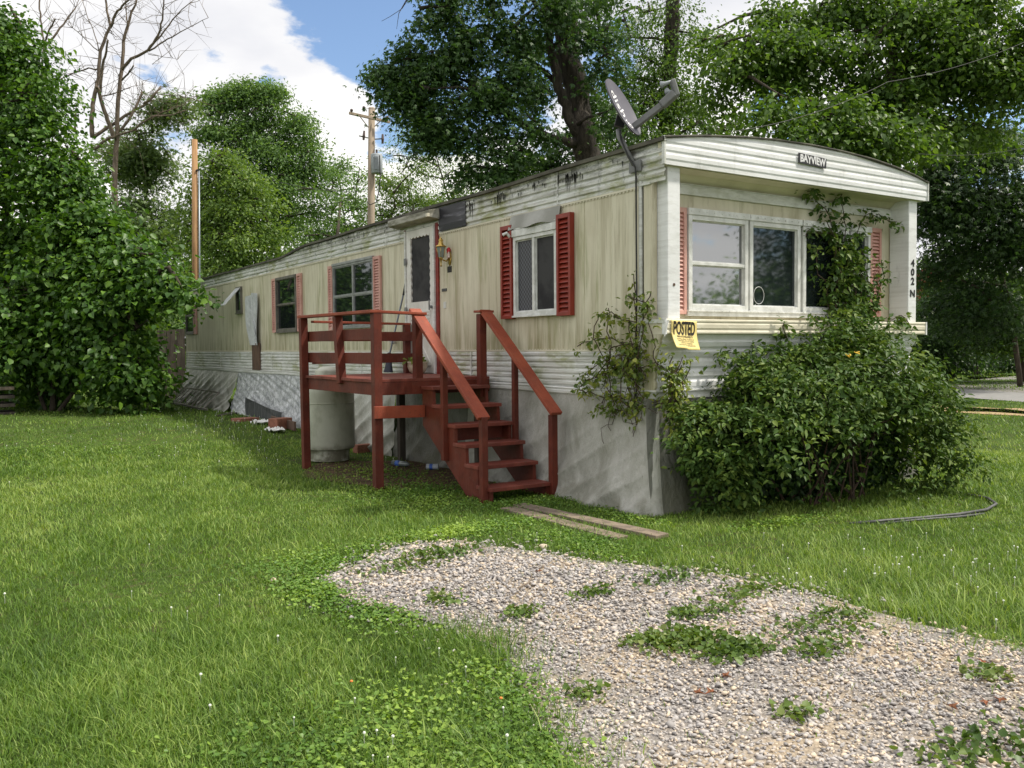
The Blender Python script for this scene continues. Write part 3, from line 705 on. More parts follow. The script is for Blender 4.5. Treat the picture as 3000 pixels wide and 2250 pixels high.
# front bay of windows
window('window', TF, .51, 1.305, 1.835, 2.71, [], [2.265], 'window_white', 'pane_front', fw=.045, depth=.05, header=.06, label='left front window, two panes, reflecting bright sky')
window('window', TF, 1.335, 2.085, 1.835, 2.71, [], [], 'window_white', 'pane_dark', fw=.045, depth=.045, header=.06, label='middle front picture window, dark')
window('window', TF, 2.12, 2.86, 1.835, 2.71, [], [], 'window_white', 'pane_dark', fw=.045, depth=.05, header=.06, label='right front picture window partly under the vine')
window('window', TF, 2.895, 3.235, 1.835, 2.71, [], [2.265], 'window_white', 'pane_dark', fw=.04, depth=.05, header=.06)
m = MB()
for k in range(27):
    u = .53+k*.1
    for v, wd in ((2.742, .064), (1.822, .067)): m.tube([TF(u, v, wd-.004), TF(u, v, wd+.004)], .006, 6)
m.box(.5, 3.245, 1.775, 1.814, .002, .05, T=TF)
m.build('window_rail', 'window_white', home)
m = MB(); m.tube([(1.49+.075*math.cos(a), FY-.018, 1.99+.085*math.sin(a)) for a in np.linspace(0, 2*PI, 25)], .0025, 5, cap=False); m.tube([(1.44, FY-.018, 1.9), (1.40, FY-.018, 1.84)], .0025, 5); m.build('ring_decal', 'window_white', home)
shutter(TF, .29, .495, 1.79, 2.77, 'shutter_pink', 24); shutter(TF, 3.25, 3.45, 1.79, 2.77, 'shutter_pink', 24)
# ---- door
dr = MB().box(3.83, 3.87, 1.17, 3.05, .004, .05, T=TL).box(4.63, 4.665, 1.17, 3.05, .004, .05, T=TL).build('door_casing', 'trim_white', home)
MB().box(3.765, 3.829, 1.15, 3.07, .003, .028, T=TL).box(4.668, 4.705, 1.15, 3.07, .003, .03, T=TL).build('door_trim', 'trim_red', home, bevel=.003)
door = MB(); u0, u1, v0, v1 = 3.875, 4.625, 1.18, 3.04; a0, a1, b0, b1 = 3.955, 4.515, 2.10, 2.955
nn = 40; inner = []; outer = []
def scal(t): return .012*abs(math.sin(t*PI))
for side in range(4):
    for i in range(nn):
        t = i/nn
        sca = .018*abs(math.sin(t*PI*(6 if side in (0, 2) else 9)))
        if side == 0: inner.append((a0+(a1-a0)*t, b0)); outer.append((u0+(u1-u0)*t, b0-.10))
        if side == 1: inner.append((a1-sca, b0+(b1-b0)*t)); outer.append((u1, b0-.10+(v1-b0+.10)*t))
        if side == 2: inner.append((a1+(a0-a1)*t, b1-sca*1.3)); outer.append((u1+(u0-u1)*t, v1))
        if side == 3: inner.append((a0+sca, b1+(b0-b1)*t)); outer.append((u0, v1+(b0-.10-v1)*t))
K = len(inner)
door.add([TL(*p_, .034) for p_ in outer]+[TL(*p_, .034) for p_ in inner]+[TL(*p_, .012) for p_ in inner], [(i, (i+1) % K, K+(i+1) % K, K+i) for i in range(K)]+[(K+i, K+(i+1) % K, 2*K+(i+1) % K, 2*K+i) for i in range(K)])
door.box(u0, u1, v0, b0-.10, .006, .034, T=TL)
dd = door.build('door', 'door_white', home); dd['label'] = 'white storm door with a scalloped screen opening'
MB().add([TL(a0-.01, b0-.01, .014), TL(a1+.01, b0-.01, .014), TL(a1+.01, b1+.01, .014), TL(a0-.01, b1+.01, .014)], [(0, 1, 2, 3)]).build('screen', 'screen_mesh', dd)
m = MB()
pc_ = [(3.96, 1.28), (4.54, 1.28), (4.54, 1.97), (3.96, 1.97)]
def mould(p_, q_): m.bar(TL(p_[0], p_[1], .038), TL(q_[0], q_[1], .038), .022, .012, up=(-1, 0, 0))
for i in range(4): mould(pc_[i], pc_[(i+1) % 4])
mould((3.98, 1.30), (4.52, 1.86)); mould((4.52, 1.30), (3.98, 1.86)); mould((3.99, 1.93), (4.51, 1.93)); mould((3.98, 1.88), (4.52, 1.88))
m.build('crossbuck', 'door_white', dd, bevel=.002)
MB().tube([TL(3.92, 2.02, .034), TL(3.92, 2.02, .07)], .02, 10).bar(TL(3.92, 1.98, .075), TL(3.92, 2.11, .075), .014, .014, (-1, 0, 0)).build('handle', 'arm_grey', dd)
for z in (1.35, 1.95, 2.6): MB().box(4.60, 4.66, z, z+.09, .051, .06, T=TL).build('hinge', 'arm_grey', dd)
m = MB(); m.prism([(.0, 3.235), (.16, 3.205), (.16, 3.13), (.15, 3.12), (.0, 3.10)], lambda u, v, a: (-u-.026, a, v), 3.70, 4.87); m.build('door_awning', 'hood_dirty', home, bevel=.004)
m = MB(); m.box(3.68, 3.73, 3.12, 3.16, .18, .21, T=TL); m.build('awning_gutter_end', 'trim_cream', home)
MB().box(3.58, 3.70, 2.20, 2.235, .003, .012, T=TL).build('name_strip', 'pipe_dark', home)
MB().box(3.60, 3.66, 1.99, 2.07, .003, .012, T=TL).build('doorbell_plate', 'trim_white', home)
# ---- skirting
SKF = {}
def skirt(name, mat, y0, y1, fold, flare, seed, top=1.03, bot=lambda y: float(gz(-.1, y))-.03, nu=60, nv=18, crump=0.):
    r = np.random.default_rng(seed); ph = r.uniform(0, 6.28, 8)
    def ridge(t): return 1-abs(math.sin(t))**.6
    def f(y, v):
        d = flare*v**2+fold*v**.8*(1.3*ridge(3.6*(y-1.5*v)+ph[0])*(.4+.6*v)+.8*ridge(6.3*(y-2.0*v)+ph[1])+.9*ridge(2.1*(y-.9*v)+ph[2])*v)+.25*fold*math.sin(PI*min(1, v*1.8))
        d += fold*v**.7*.4*(.7*math.sin(y*5+ph[0]+v*5.5)+.35*math.sin(y*12+ph[1]+v*9)+.5*abs(math.sin(y*2.6+v*3.2+ph[2]))+.25*math.sin(y*21+v*12))
        d += crump*(math.sin(y*23+v*17+ph[3])*math.sin(y*11-v*29+ph[4])+.5*math.sin(y*47+v*41+ph[5]))
        return (-.012-max(d, -.02), y, top+(bot(y)-top)*v)
    SKF[seed] = f
    o = MB().grid(f, np.linspace(y0, y1, nu), np.linspace(0, 1, nv)).build(name, mat, home, smooth=True)
    return o
skirt('skirting', 'tarp_grey', -.15, 3.0, .05, .17, 1, nu=160, nv=50).__setitem__('label', 'grey vinyl tarp skirting with diagonal folds')
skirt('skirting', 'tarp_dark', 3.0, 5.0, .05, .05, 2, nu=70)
skirt('skirting', 'tarp_pale', 5.0, 8.3, .07, .08, 3, nu=150, nv=40)
skirt('skirting', 'crumpled_plastic', 8.2, 12.6, .03, .20, 4, nu=140, nv=40, crump=.016).__setitem__('label', 'crumpled shiny plastic sheet over the skirting')
skirt('skirting', 'tarp_pale', 12.55, LEN, .10, .24, 5, nu=150, nv=40).__setitem__('label', 'sagging dirty plastic skirting at the far end')
m = MB(); yv = [9.0, 9.6, 10.4, 11.3, 11.6, 11.2, 10.2, 9.2]; zv = [.26, .28, .34, .62, .75, .33, .25, .22]
m.add([(-.235-.02*(i % 2), y, z-.02) for i, (y, z) in enumerate(zip([9.2, 9.9, 10.8, 11.3, 11.4, 11.3, 10.0, 9.2], [.40, .44, .52, .58, .45, .24, .22, .22]))], [tuple(range(8))]); m.build('skirting_hole', 'void_dark', home)
m = MB().grid(lambda x, v: (x, -.19-.10*v**2-.03*v*math.sin(x*7), 1.03-1.05*v), np.linspace(-.10, 3.84, 40), np.linspace(0, 1, 12)); m.build('front_skirting', 'tarp_dark', home, smooth=True)  # same tarp in a darker colour, painting in the bush's shade
def cornf(a, v):
    q = SKF[1](-.15, v); e = (.05-.05*v, -.20-.10*v**2-.03*v*math.sin(.35), q[2])
    return (q[0]*(1-a)+e[0]*a+.02*v*math.sin(a*PI)*-1, q[1]*(1-a)+e[1]*a-.05*v*math.sin(a*PI), q[2])
m = MB().grid(cornf, np.linspace(0, 1, 8), np.linspace(0, 1, 40)); m.build('corner_skirting', 'tarp_grey', home, smooth=True)
MB().tube([(-.04-.02*math.sin(y*3), y, .60+.03*math.sin(y*2)-.05*(2-y)/2) for y in np.linspace(-.12, 2.2, 16)], .003, 5).build('skirting_cord', 'wire', home)
# ---- writing
plate = MB().prism([(1.715, 3.36), (2.135, 3.345), (2.128, 3.248), (1.72, 3.262)], lambda u, v, a: (u, a, v), FF-.015, FF-.022).build('name_plate', 'plate_black', home); plate['label'] = 'dark name plate with pale block letters'
lettering('lettering', 'BAYVIEW', .098, lambda a, b: (1.925+a, FF-.024, 3.304+b*1.0-.035*a+.004*math.sin(a*40)), 'letter_white', plate, bold=.0042, sx=.92)
for ch, z in (('4', 2.385), ('0', 2.285), ('2', 2.185), ('N', 2.05)):
    lettering('house_number', ch, .105, lambda a, b, z=z: (3.715+a, -.2935, z+b), 'letter_black', home, bold=.0045, sx=1.2)
for k in range(3): MB().box(3.455+k*.038, 3.484+k*.038, 2.425, 2.50, .003, .007, T=TL).build('house_number', 'letter_black', home)

# ================================================================ roof vent, dish, cable, lantern, sign
v = thing('roof_vent', 'small grey metal vent cap on the low part of the trailer roof', 'vent', (1.0, 9.9, 3.2))
MB().box(.86, 1.14, 9.75, 10.05, 3.12, 3.30).build('vent_body', 'transformer_grey', v, bevel=.01); MB().box(.80, 1.20, 9.69, 10.11, 3.30, 3.335).build('vent_cap', 'flashing', v, bevel=.01)

D0 = np.array([-.10, .10, 3.65])
dish = thing('satellite_dish', 'dark grey satellite dish with feed arm on the trailer roof corner', 'satellite dish', (0, .02, 3.12))
_v = norm(D0-CAM); _r = norm(RT-_v*(RT@_v)); _u = np.cross(_r, _v)
ea = norm(.54*_r-.84*_u); en = norm(.97*(.84*_r+.54*_u)-.235*_v); ey = np.cross(en, ea)
rr_ = np.linspace(0, 1, 9)
def dpt(r_, th, back=0): return D0+ea*.285*r_*math.cos(th)+ey*.25*r_*math.sin(th)+en*(.045*(r_*r_-1)-back)
m = MB(); m.grid(lambda r_, th: dpt(r_, th), np.linspace(.001, 1, 10), np.linspace(0, 2*PI, 41))
m.grid(lambda r_, th: dpt(r_, th, .012), np.linspace(.001, 1, 10), np.linspace(0, 2*PI, 41))
m.grid(lambda b_, th: dpt(1, th, .012*b_), [0, 1], np.linspace(0, 2*PI, 41))
dob = m.build('reflector', 'dish_grey', dish, smooth=True)
lettering('logo', 'dish', .17, lambda a, b: D0+ea*(a*1.0-.05)+ey*(b*1.0+.02)+en*(.048*(((a-.05)/.285)**2+(b/.25)**2-1)+.006), 'letter_white', dish, bold=.002)
lettering('logo', 'HD', .07, lambda a, b: D0+ea*(a+.155)+ey*(b-.03)+en*(.048*(((a+.155)/.285)**2+(b/.25)**2-1)+.006), 'letter_white', dish, bold=.002)
bot = D0+ea*.20-en*.06-ey*.02
el = D0+.435*(RT)+.02*UP+.05*en*0; el = P(1700+1320*.18083, 200+600*.18083, 7.95); lb = P(1700+1560*.18083, 200+330*.18083, 7.9); st_ = P(1700+800*.18083, 200+1000*.18083, 8.1)
MB().bar(st_, el, .05, .055, up=UP).build('feed_arm', 'arm_grey', dish, bevel=.006)
cr_ = P(1700+1500*.18083, 200+440*.18083, 7.9)
m = MB(); k1 = P(1700+1345*.18083, 200+590*.18083, 7.95)
m.bar(el-(cr_-el)*.02, cr_+(cr_-el)*.25, .07, .075, up=UP); m.bar(P(1700+1570*.18083, 200+460*.18083, 7.9), P(1700+1490*.18083, 200+190*.18083, 7.9), .09, .045, up=norm(RT*.8+UP*.3)); m.build('feed_housing', 'arm_grey', dish, bevel=.012)
for (ax_, ay_, bx_, by_) in ((1480, 215, 1310, 270), (1500, 380, 1400, 375)):
    a_ = P(1700+ax_*.18083, 200+ay_*.18083, 7.9); b_ = P(1700+bx_*.18083, 200+by_*.18083, 7.95)
    MB().tube([a_, a_*.4+b_*.6, b_], [.014, .017, .032], 12).build('feed_horn', 'transformer_grey', dish, smooth=True)
mk = P(1700+640*.18083, 200+900*.18083, 8.12)
MB().bar(mk-UP*.03-RT*.01, mk+UP*.08+RT*.02, .06, .09, up=RT).build('bracket', 'black_plastic', dish, bevel=.006)
fo = np.array([-.03, .02, 3.11])
m = MB(); q = [P(1700+620*.18083, 200+1000*.18083, 8.12), P(1700+630*.18083, 200+1110*.18083, 8.1), P(1700+700*.18083, 200+1230*.18083, 8.05), fo+np.array([0, .02, .02])]
m.tube(q, [.026, .026, .024, .024], 10); m.build('mast', 'arm_grey', dish, smooth=True)
m = MB(); m.box(-.045, -.028, -.06, .10, 3.06, 3.16); m.build('foot_plate', 'arm_grey', dish, bevel=.004)
m = MB(); m.tube([P(1700+760*.18083, 200+1010*.18083, 8.1), P(1700+690*.18083, 200+1190*.18083, 8.3), P(1700+560*.18083, 200+1340*.18083, 8.55)], .006, 6); m.build('brace', 'black_plastic', dish)
cb = MB(); cb.tube([P(1700+640*.18083, 200+1000*.18083, 8.08), P(1700+655*.18083, 200+1150*.18083, 8.04), P(1700+780*.18083, 200+1430*.18083, 7.98), (-.06, .03, 3.14), (-.07, -.02, 3.09), (-.035, .012, 3.02), (-.034, .012, 2.5), (-.032, .010, 2.0), (-.036, .014, 1.5), (-.036, .012, 1.12), (-.05, .015, .97)], .009, 6)
tag(cb.build('coaxial_cable', 'wire', None, smooth=True), 'black cable running from the dish down the trailer corner', 'cable')

ln = thing('wall_lantern', 'brass coach lantern with a small red bow on the wall right of the door', 'lantern', (0, 3.5, 2.6))
m = MB(); m.lathe((0, 0, 0), [(.001, -.012), (.05, -.006), (.06, .0)], 18); m2 = MB()
for vtx in m.v: m2.v.append((-.006-vtx[2]*-1-.0, 3.5+vtx[0]*.8, 2.60+vtx[1]*1.6))
m2.f = m.f; m2.mi = m.mi
m2.build('back_plate', 'brass', ln, smooth=True)
lx, ly = -.11, 3.53
MB().tube([(-.01, 3.5, 2.60), (-.05, 3.51, 2.56), (-.085, 3.52, 2.575), (lx, ly, 2.60)], .009, 8).build('arm', 'brass', ln, smooth=True)
m = MB(); m.lathe((lx, ly, 2.49), [(.002, 0), (.013, .012), (.006, .03), (.014, .10), (.03, .115)], 12); m.build('tail', 'brass', ln, smooth=True)
m = MB(); m.lathe((lx, ly, 2.605), [(.035, 0), (.06, .125), (.058, .128)], 6); m.build('glass', 'lantern_glass', ln)
m = MB()
for k in range(6):
    a = 2*PI*k/6; m.tube([(lx+.037*math.cos(a), ly+.037*math.sin(a), 2.605), (lx+.062*math.cos(a), ly+.062*math.sin(a), 2.733)], .004, 5)
m.lathe((lx, ly, 2.733), [(.068, 0), (.068, .008), (.035, .03), (.03, .045), (.034, .05), (.02, .06), (.03, .075), (.026, .09), (.006, .115), (.002, .13)], 18); m.build('cap', 'brass', ln, smooth=True)
m = MB(); m.tube([(-.03, 3.46, 2.70), (-.035, 3.48, 2.67), (-.03, 3.5, 2.70), (-.03, 3.47, 2.71)], .02, 8); m.build('bow', 'bow_red', ln, smooth=True)
m = MB(); m.tube([(-.035, 3.47, 2.68), (-.04, 3.455, 2.60)], [.008, .014], 6); m.tube([(-.035, 3.48, 2.68), (-.04, 3.50, 2.59)], [.008, .012], 6); m.build('ribbon', 'bow_pale', ln)

# posted sign: its lower half curls away from the ledge
sg = thing('posted_sign', 'yellow paper notice with bold black lettering curling off the front ledge', 'sign', (.19, -.36, 1.6))
def sgp(a, b, off=0):  # a across -.155...155, b from 0 (top) down to .26
    k = max(0, b-.10); cu = .9*k**1.5+.25*k*max(0, .4-a*2)
    bb = b-.05*k*(1 if a < 0 else .0)
    lift = .07*k*(a < .02)*(-(a-.02))*4
    return (.205+a-.10*k, -.349-cu-off, 1.728-.035*(a+.15)-bb+lift)
m = MB().grid(lambda a, b: sgp(a, b), np.linspace(-.155, .155, 13), np.linspace(0, .26, 15)); m.build('paper', 'sign_yellow', sg, smooth=True, solid=.001)
def sgl(s_, size, bc, bold, sx, sl=0., mat='letter_faded'): return lettering('lettering', s_, size, lambda a, b: sgp(a+sl*b, bc-b, .002), mat, sg, bold, sx)
sgl('POSTED', .165, .078, .0055, .44, .06); sgl('PRIVATE PROPERTY', .026, .149, .0006, .86)
for i, s_ in enumerate(('HUNTING, FISHING, TRAPPING OR', 'TRESPASSING FOR ANY PURPOSE', 'IS STRICTLY FORBIDDEN', 'VIOLATORS WILL BE PROSECUTED')): sgl(s_, .0165, .172+.018*i, .0002, .82)
m = MB().grid(lambda a, b: (-.006-.03*b+.02*a*b, -.352+.03*a, 1.72-.14*b), np.linspace(-1, 0, 4), np.linspace(0, 1, 6)); m.build('tape', 'paper_white', sg, solid=.002)

# ================================================================ PORCH with stairs
po = thing('porch_stairs', 'red painted wooden porch with railings and six open steps', 'porch', (-.75, 3.5, 0))
DT = 1.17
def board(name, p_, q_, w_, h_, mat='deck_red', up=(0, 0, 1)): return MB().bar(p_, q_, w_, h_, up).build(name, mat, po, bevel=.004)
for k in range(7):
    y0 = 2.50+k*.292
    MB().box(-1.50, -.06, y0+.003, y0+.287, DT-.032-.002*(k % 2), DT).build('deck_board', 'tread_red', po, bevel=.003)
MB().box(-1.475, -1.44, 2.55, 4.50, 1.0, DT-.034).build('side_beam', 'deck_red', po, bevel=.004)
MB().box(-1.40, -.06, 2.505, 2.545, 1.0, DT-.034).build('front_beam', 'deck_red', po, bevel=.004)
MB().box(-1.43, -.06, 4.50, 4.54, 1.0, DT-.034).build('rear_beam', 'deck_red', po, bevel=.004)
for y in (3.1, 3.8): MB().box(-1.43, -.06, y, y+.04, 1.0, DT-.034).build('joist', 'deck_red', po)
def post(x, y, z0, z1, s=.089, lean=(0, 0), mat='deck_red'): return MB().bar((x, y, z0), (x+lean[0], y+lean[1], z1), s, s, (0, 1, 0)).build('post', mat, po, bevel=.004)
post(-1.50, 4.54, gz(-1.5, 4.54)-.06, 1.875, lean=(.0, .03)); post(-1.46, 2.50, -.06, 1.865, s=.092)
post(-1.475, 3.42, 1.10, 1.865, lean=(.0, .10)); post(-.95, 2.55, 1.0, 1.85, s=.086); post(-.06-.05, 4.50, DT, 1.80, s=.08)
post(-.22, 4.47, -.06, 1.0, s=.085, mat='wood_dark'); post(-.15, 2.60, -.06, 1.0, s=.085, mat='wood_dark')
post(-.25, 2.36, .95, 1.87, s=.085)
board('rail', (-1.425, 2.6, 1.65), (-1.425, 4.58, 1.65), .036, .125); board('rail', (-1.425, 2.6, 1.39), (-1.425, 4.58, 1.39), .036, .125)
board('rail', (-1.44, 4.43, 1.65), (-.06, 4.43, 1.65), .036, .12); board('rail', (-1.44, 4.43, 1.37), (-.06, 4.43, 1.37), .036, .12)
board('rail_cap', (-1.48, 2.45, 1.885), (-1.49, 4.63, 1.895), .13, .032, 'rail_red'); board('rail_cap', (-1.42, 2.53, 1.884), (-.87, 2.53, 1.868), .12, .028, 'rail_red')
board('rail_cap', (-1.40, 4.52, 1.835), (-.06, 4.52, 1.815), .10, .028, 'rail_red')
board('cross_brace', (-1.52, 2.445, .825), (-.93, 2.445, .815), .035, .13, 'rail_red')
# steps
TR = [(1.0+.0, 2.42), (.90-.02, 2.22), (.72-.02, 1.98)]
tz = [1.085, .895, .71, .525, .335, .145]; ty = [2.30, 2.065, 1.83, 1.61, 1.38, 1.15]
for z, y in zip(tz, ty): MB().box(-.935, -.215, y-.06, y+.21, z-.038, z).build('tread', 'tread_red', po, bevel=.005)
for x in (-.905, -.245):
    m = MB(); pl_ = [(2.50, .66), (2.50, 1.04)]
    for z, y in zip(tz, ty): pl_ += [(y+.19, z-.04), (y-.03, z-.04)]
    pl_ += [(1.12, -.04), (1.50, -.04)]
    m.prism(pl_, lambda u, v, a: (a, u, v), x-.018, x+.018); m.build('stringer', 'deck_red', po)
post(-.955, 1.18, -.06, .83, s=.066); post(-.195, 1.09, -.06, .82, s=.07); post(-.952, 1.96, .33, 1.40, s=.06); post(-.197, 1.77, .40, 1.43, s=.055)
board('handrail', (-.955, 2.60, 1.915), (-.955, 1.17, .815), .135, .036, 'rail_red', up=(0, 0, 1)); board('handrail', (-.215, 2.34, 1.905), (-.215, 1.0, .835), .135, .036, 'rail_red', up=(0, 0, 1))
MB().box(-.31, -.12, 2.30, 2.43, 1.885, 1.91).build('post_cap', 'rail_red', po, bevel=.004)
MB().box(-.93, -.24, 1.93, 1.96, .53, .67).build('riser_board', 'deck_red', po)

# ================================================================ small things by the trailer
tk = thing('propane_tank', 'tall dirty white propane cylinder standing under the red porch', 'propane tank', (-1.02, 4.85+.45, 0))
TX, TY = -.98, 5.08
m = MB(); m.lathe((TX, TY, .02), [(.25, 0), (.262, .005), (.262, .13), (.27, .15), (.325, .165), (.335, .20), (.335, .88), (.328, .95), (.29, 1.03), (.22, 1.075), (.18, 1.085)], 40); m.build('tank_body', 'tank_paint', tk, smooth=True).modifiers.new('e', 'EDGE_SPLIT').split_angle = .7
m = MB(); m.lathe((TX, TY, .78), [(.337, 0), (.340, .004), (.340, .012), (.337, .016)], 40); m.build('weld_seam', 'tank_paint', tk, smooth=True)
m = MB(); m.lathe((TX, TY, 1.09), [(.17, 0), (.175, .02), (.175, .11), (.165, .13), (.10, .165), (.02, .17)], 24); m.build('valve_hood', 'tank_paint', tk, smooth=True)

br = thing('push_broom', 'dark blue broom leaning by the door, bristles down', 'broom', (-.15, 4.85, DT))
MB().tube([(-.16, 4.93, 1.40), (-.05, 4.70, 2.22)], .012, 8).build('handle', 'steel_blue', br); MB().tube([(-.05, 4.70, 2.21), (-.03, 4.645, 2.42)], .015, 8).build('grip', 'black_plastic', br)
m = MB(); m.grid(lambda a, v: (-.16-.03*v+.045*math.sin(a*6.28)*(.4+.6*v), 4.93+.045*math.cos(a*6.28)*(.6+2.0*v)-.02*v, 1.42-.25*v), np.linspace(0, 1, 17), np.linspace(0, 1, 5)); m.build('bristles', 'navy_plastic', br, smooth=True)
m = MB(); m.tube([(-.16, 4.93, 1.39), (-.162, 4.932, 1.44)], [.05, .02], 10); m.build('collar', 'black_plastic', br)

pt = thing('flower_pot', 'cream round pot of yellow flowers at the foot of the door', 'flower pot', (-.2, 4.02, DT))
m = MB(); m.lathe((-.2, 4.02, DT+.002), [(.075, 0), (.105, .03), (.128, .09), (.125, .135), (.132, .14), (.132, .152), (.118, .15), (.11, .135)], 24); m.build('pot', 'pot_cream', pt, smooth=True)
foliage('leaves', [((-.2, 4.02, DT+.18), (.10, .10, .05), 30)], 'leaf_vine', pt, 31, ls=.06, per=5, spr=.03)
m = MB()
for k in range(9):
    a = k*2.4; x, y = -.2+.08*math.cos(a)*(k/9)**.5, 4.02+.08*math.sin(a)*(k/9)**.5; m.lathe((x, y, DT+.20+.015*(k % 3)), [(.004, 0), (.02, .006), (.015, .014), (.002, .016)], 7)
m.build('flowers', 'flower_yellow', pt)

ld = thing('metal_ladder', 'rusty metal ladder frame lying tilted against the far skirting', 'ladder', (-.45, 14.6, .2))
zg = .22
MB().bar((-.62, 12.8, zg+.03), (-.62, 16.9, zg+.03), .05, .04).build('side_rail', 'ladder_metal', ld); MB().bar((-.26, 13.2, zg+.36), (-.26, 16.9, zg+.36), .04, .035).build('side_rail', 'ladder_metal', ld)
for k in range(11):
    y = 13.1+k*.36; MB().tube([(-.62, y-.05, zg+.035), (-.26, y+.1, zg+.36)], .014, 6).build('rung', 'ladder_metal', ld)
GRB = 'loose bricks along the trailer skirting'
def brick(x, y, rz, label, lx=.2, ly=.1, lz=.065, mat='brick_red', rx=0., name='loose_brick', cat='brick', z=None):
    o = MB().box(-lx/2, lx/2, -ly/2, ly/2, 0, lz).build(name, mat, None, bevel=.006); o.location = (x, y, (float(gz(x, y)) if z is None else z)-.005); o.rotation_euler = (rx, 0, rz)
    return tag(o, label, cat, GRB if name == 'loose_brick' else None)
brick(-.42, 8.6, 1.5, 'long brown board lying on edge below the crumpled plastic', 1.5, .04, .15, 'brown_board', 0, 'fallen_board', 'board'); brick(-.55, 8.35, .5, 'hollow brown block tipped up beside the fallen board', .36, .2, .19, 'brick_red')
brick(-.62, 10.1, .3, 'flat red brick lying at the edge of the grass', .4, .3, .06); brick(-.5, 11.7, .9, 'dark plank scrap below the sagging plastic', .7, .12, .04, 'wood_dark', .05, 'plank_scrap', 'plank')
brick(-.3, 6.35, .4, 'upper brick of the heap behind the propane tank', .22, .11, .10, z=float(gz(-.3, 6.3))+.12); brick(-.35, 6.2, 1.1, 'lower brick of the heap behind the propane tank', .4, .25, .13); brick(-.28, 5.6, .2, 'brick half hidden between tank and porch post', .26, .12, .12)
for k, (x, y) in enumerate(((-.62, 9.2), (-.75, 8.0))):
    m = MB().grid(lambda u, v_: (x+u, y+v_, float(gz(x, y))+.05+.04*math.sin(u*40+k)*math.sin(v_*31)), np.linspace(-.12, .12, 8), np.linspace(-.2, .2, 9)); tag(m.build('paper_scrap', 'paper_white'), ('white paper scrap beside the flat red brick', 'white paper scrap near the porch corner')[k], 'paper', 'litter by the skirting')
bt = thing('plastic_bottle', 'clear plastic bottle with blue label lying under the porch', 'bottle', (-.5, 3.9, .05))
MB().tube([(-.55, 4.05, .055), (-.5, 3.9, .055), (-.47, 3.82, .055), (-.455, 3.78, .055)], [.035, .035, .032, .013], 12).build('bottle_body', 'bottle_clear', bt, smooth=True); MB().tube([(-.53, 3.99, .055), (-.505, 3.92, .055)], .0365, 12).build('bottle_label', 'label_blue', bt, smooth=True)
cn = thing('tin_can', 'pale tin can lying under the porch by the stringer', 'can', (-.3, 3.45, .05)); MB().tube([(-.36, 3.50, .05), (-.25, 3.40, .05)], .035, 14).build('can_body', 'transformer_grey', cn); MB().tube([(-.33, 3.473, .05), (-.30, 3.445, .05)], .0355, 14).build('can_band', 'label_blue', cn)
GPL = 'weathered boards laid as a path'
for k, (p_, q_, lb_) in enumerate((((-.80, .80, .012), (-.66, -1.0, .016), 'weathered plank from the steps, nearer the trailer'), ((-.97, .75, .006), (-.95, -.85, .008), 'weathered plank from the steps, nearer the gravel'))):
    o = MB().bar(p_, q_, .15, .035).build('path_plank', 'board_weathered', None, bevel=.006); tag(o, lb_, 'plank', GPL)
hp = MB(); hp.tube([(1.0, -1.48, .0), (1.25, -1.62, .02), (1.6, -1.74, .024), (2.0, -1.84, .026), (2.4, -1.86, .024), (2.75, -1.76, .024), (3.0, -1.55, .022), (3.12, -1.28, .01)], .014, 8); hp.tube([(1.15, -1.62, .0), (1.5, -1.76, .02), (1.9, -1.88, .02), (2.3, -1.90, .006)], .010, 8)
tag(hp.build('drain_hose', 'pipe_dark', None, smooth=True), 'dark hose curving through the grass in front of the bush', 'hose')
fc = thing('wooden_fence', 'dark weathered board fence behind the far end of the trailer', 'fence', (0, 19, .2))
for k in range(6): MB().box(-.36+k*.24, -.14+k*.24, 18.7, 18.73, .1, 2.02+.02*(k % 3)).build('fence_board', 'wood_dark', fc)
MB().box(-.36, 1.1, 18.73, 18.77, .6, .69).build('fence_rail', 'wood_dark', fc)
lp = thing('lumber_pile', 'stack of dark weathered lumber under the trees at the left edge', 'lumber', tuple(on_ground(10, 1225, .15)))
lc = on_ground(5, 1225, .15)
for k in range(4): MB().box(lc[0]-1.2, lc[0]+.25, lc[1]+.05*k, lc[1]+.9, .2+k*.17, .2+k*.17+.06).build('board', 'board_weathered' if k == 3 else 'wood_dark', lp)

# ================================================================ poles and wires
def pole(name, label, cat, bx, by, top, r0, r1, mat, h0=0.):
    o = thing(name, label, cat, (bx, by, h0)); MB().tube([(bx, by, h0-.3), ((bx+top[0])/2, (by+top[1])/2, (top[2]+h0)/2), top], [r0, (r0+r1)/2, r1], 16).build('shaft', mat, o, smooth=True); return o
Y1 = 23.; b1 = P(559+10, 746, 1.0)
def onY(px, py, Y): r_ = ray(px, py); return CAM+r_*(Y-CAM[1])/r_[1]
tp = onY(570, 409, 22.5); bs = onY(570, 1000, 22.5)
p1 = pole('wooden_pole', 'bare yellow wooden pole with a grey conduit behind the trailer', 'pole', bs[0], bs[1], tuple(tp), .105, .085, 'pole_new', .1)
cq = onY(583, 500, 22.4); cq2 = onY(583, 1000, 22.4); MB().tube([(cq2[0], cq2[1], .2), tuple(cq)], .026, 8).build('conduit', 'conduit', p1, smooth=True)
MB().tube([tuple(cq), tuple(cq+np.array([.02, 0, .05])), tuple(onY(575, 500, 22.4))], .03, 8).build('weatherhead', 'black_plastic', p1)
YU = 33.
tp = onY(1089, 316, YU); bs = onY(1080, 800, YU)
up_ = pole('utility_pole', 'weathered utility pole with crossarm and grey transformer behind the trailer', 'utility pole', bs[0], bs[1], tuple(tp), .21, .15, 'pole_old', 0)
c0, c1 = onY(1023, 331, YU-.35), onY(1142, 358, YU-.35)
MB().bar(c0, c1, .10, .12).build('crossarm', 'pole_old', up_, bevel=.01)
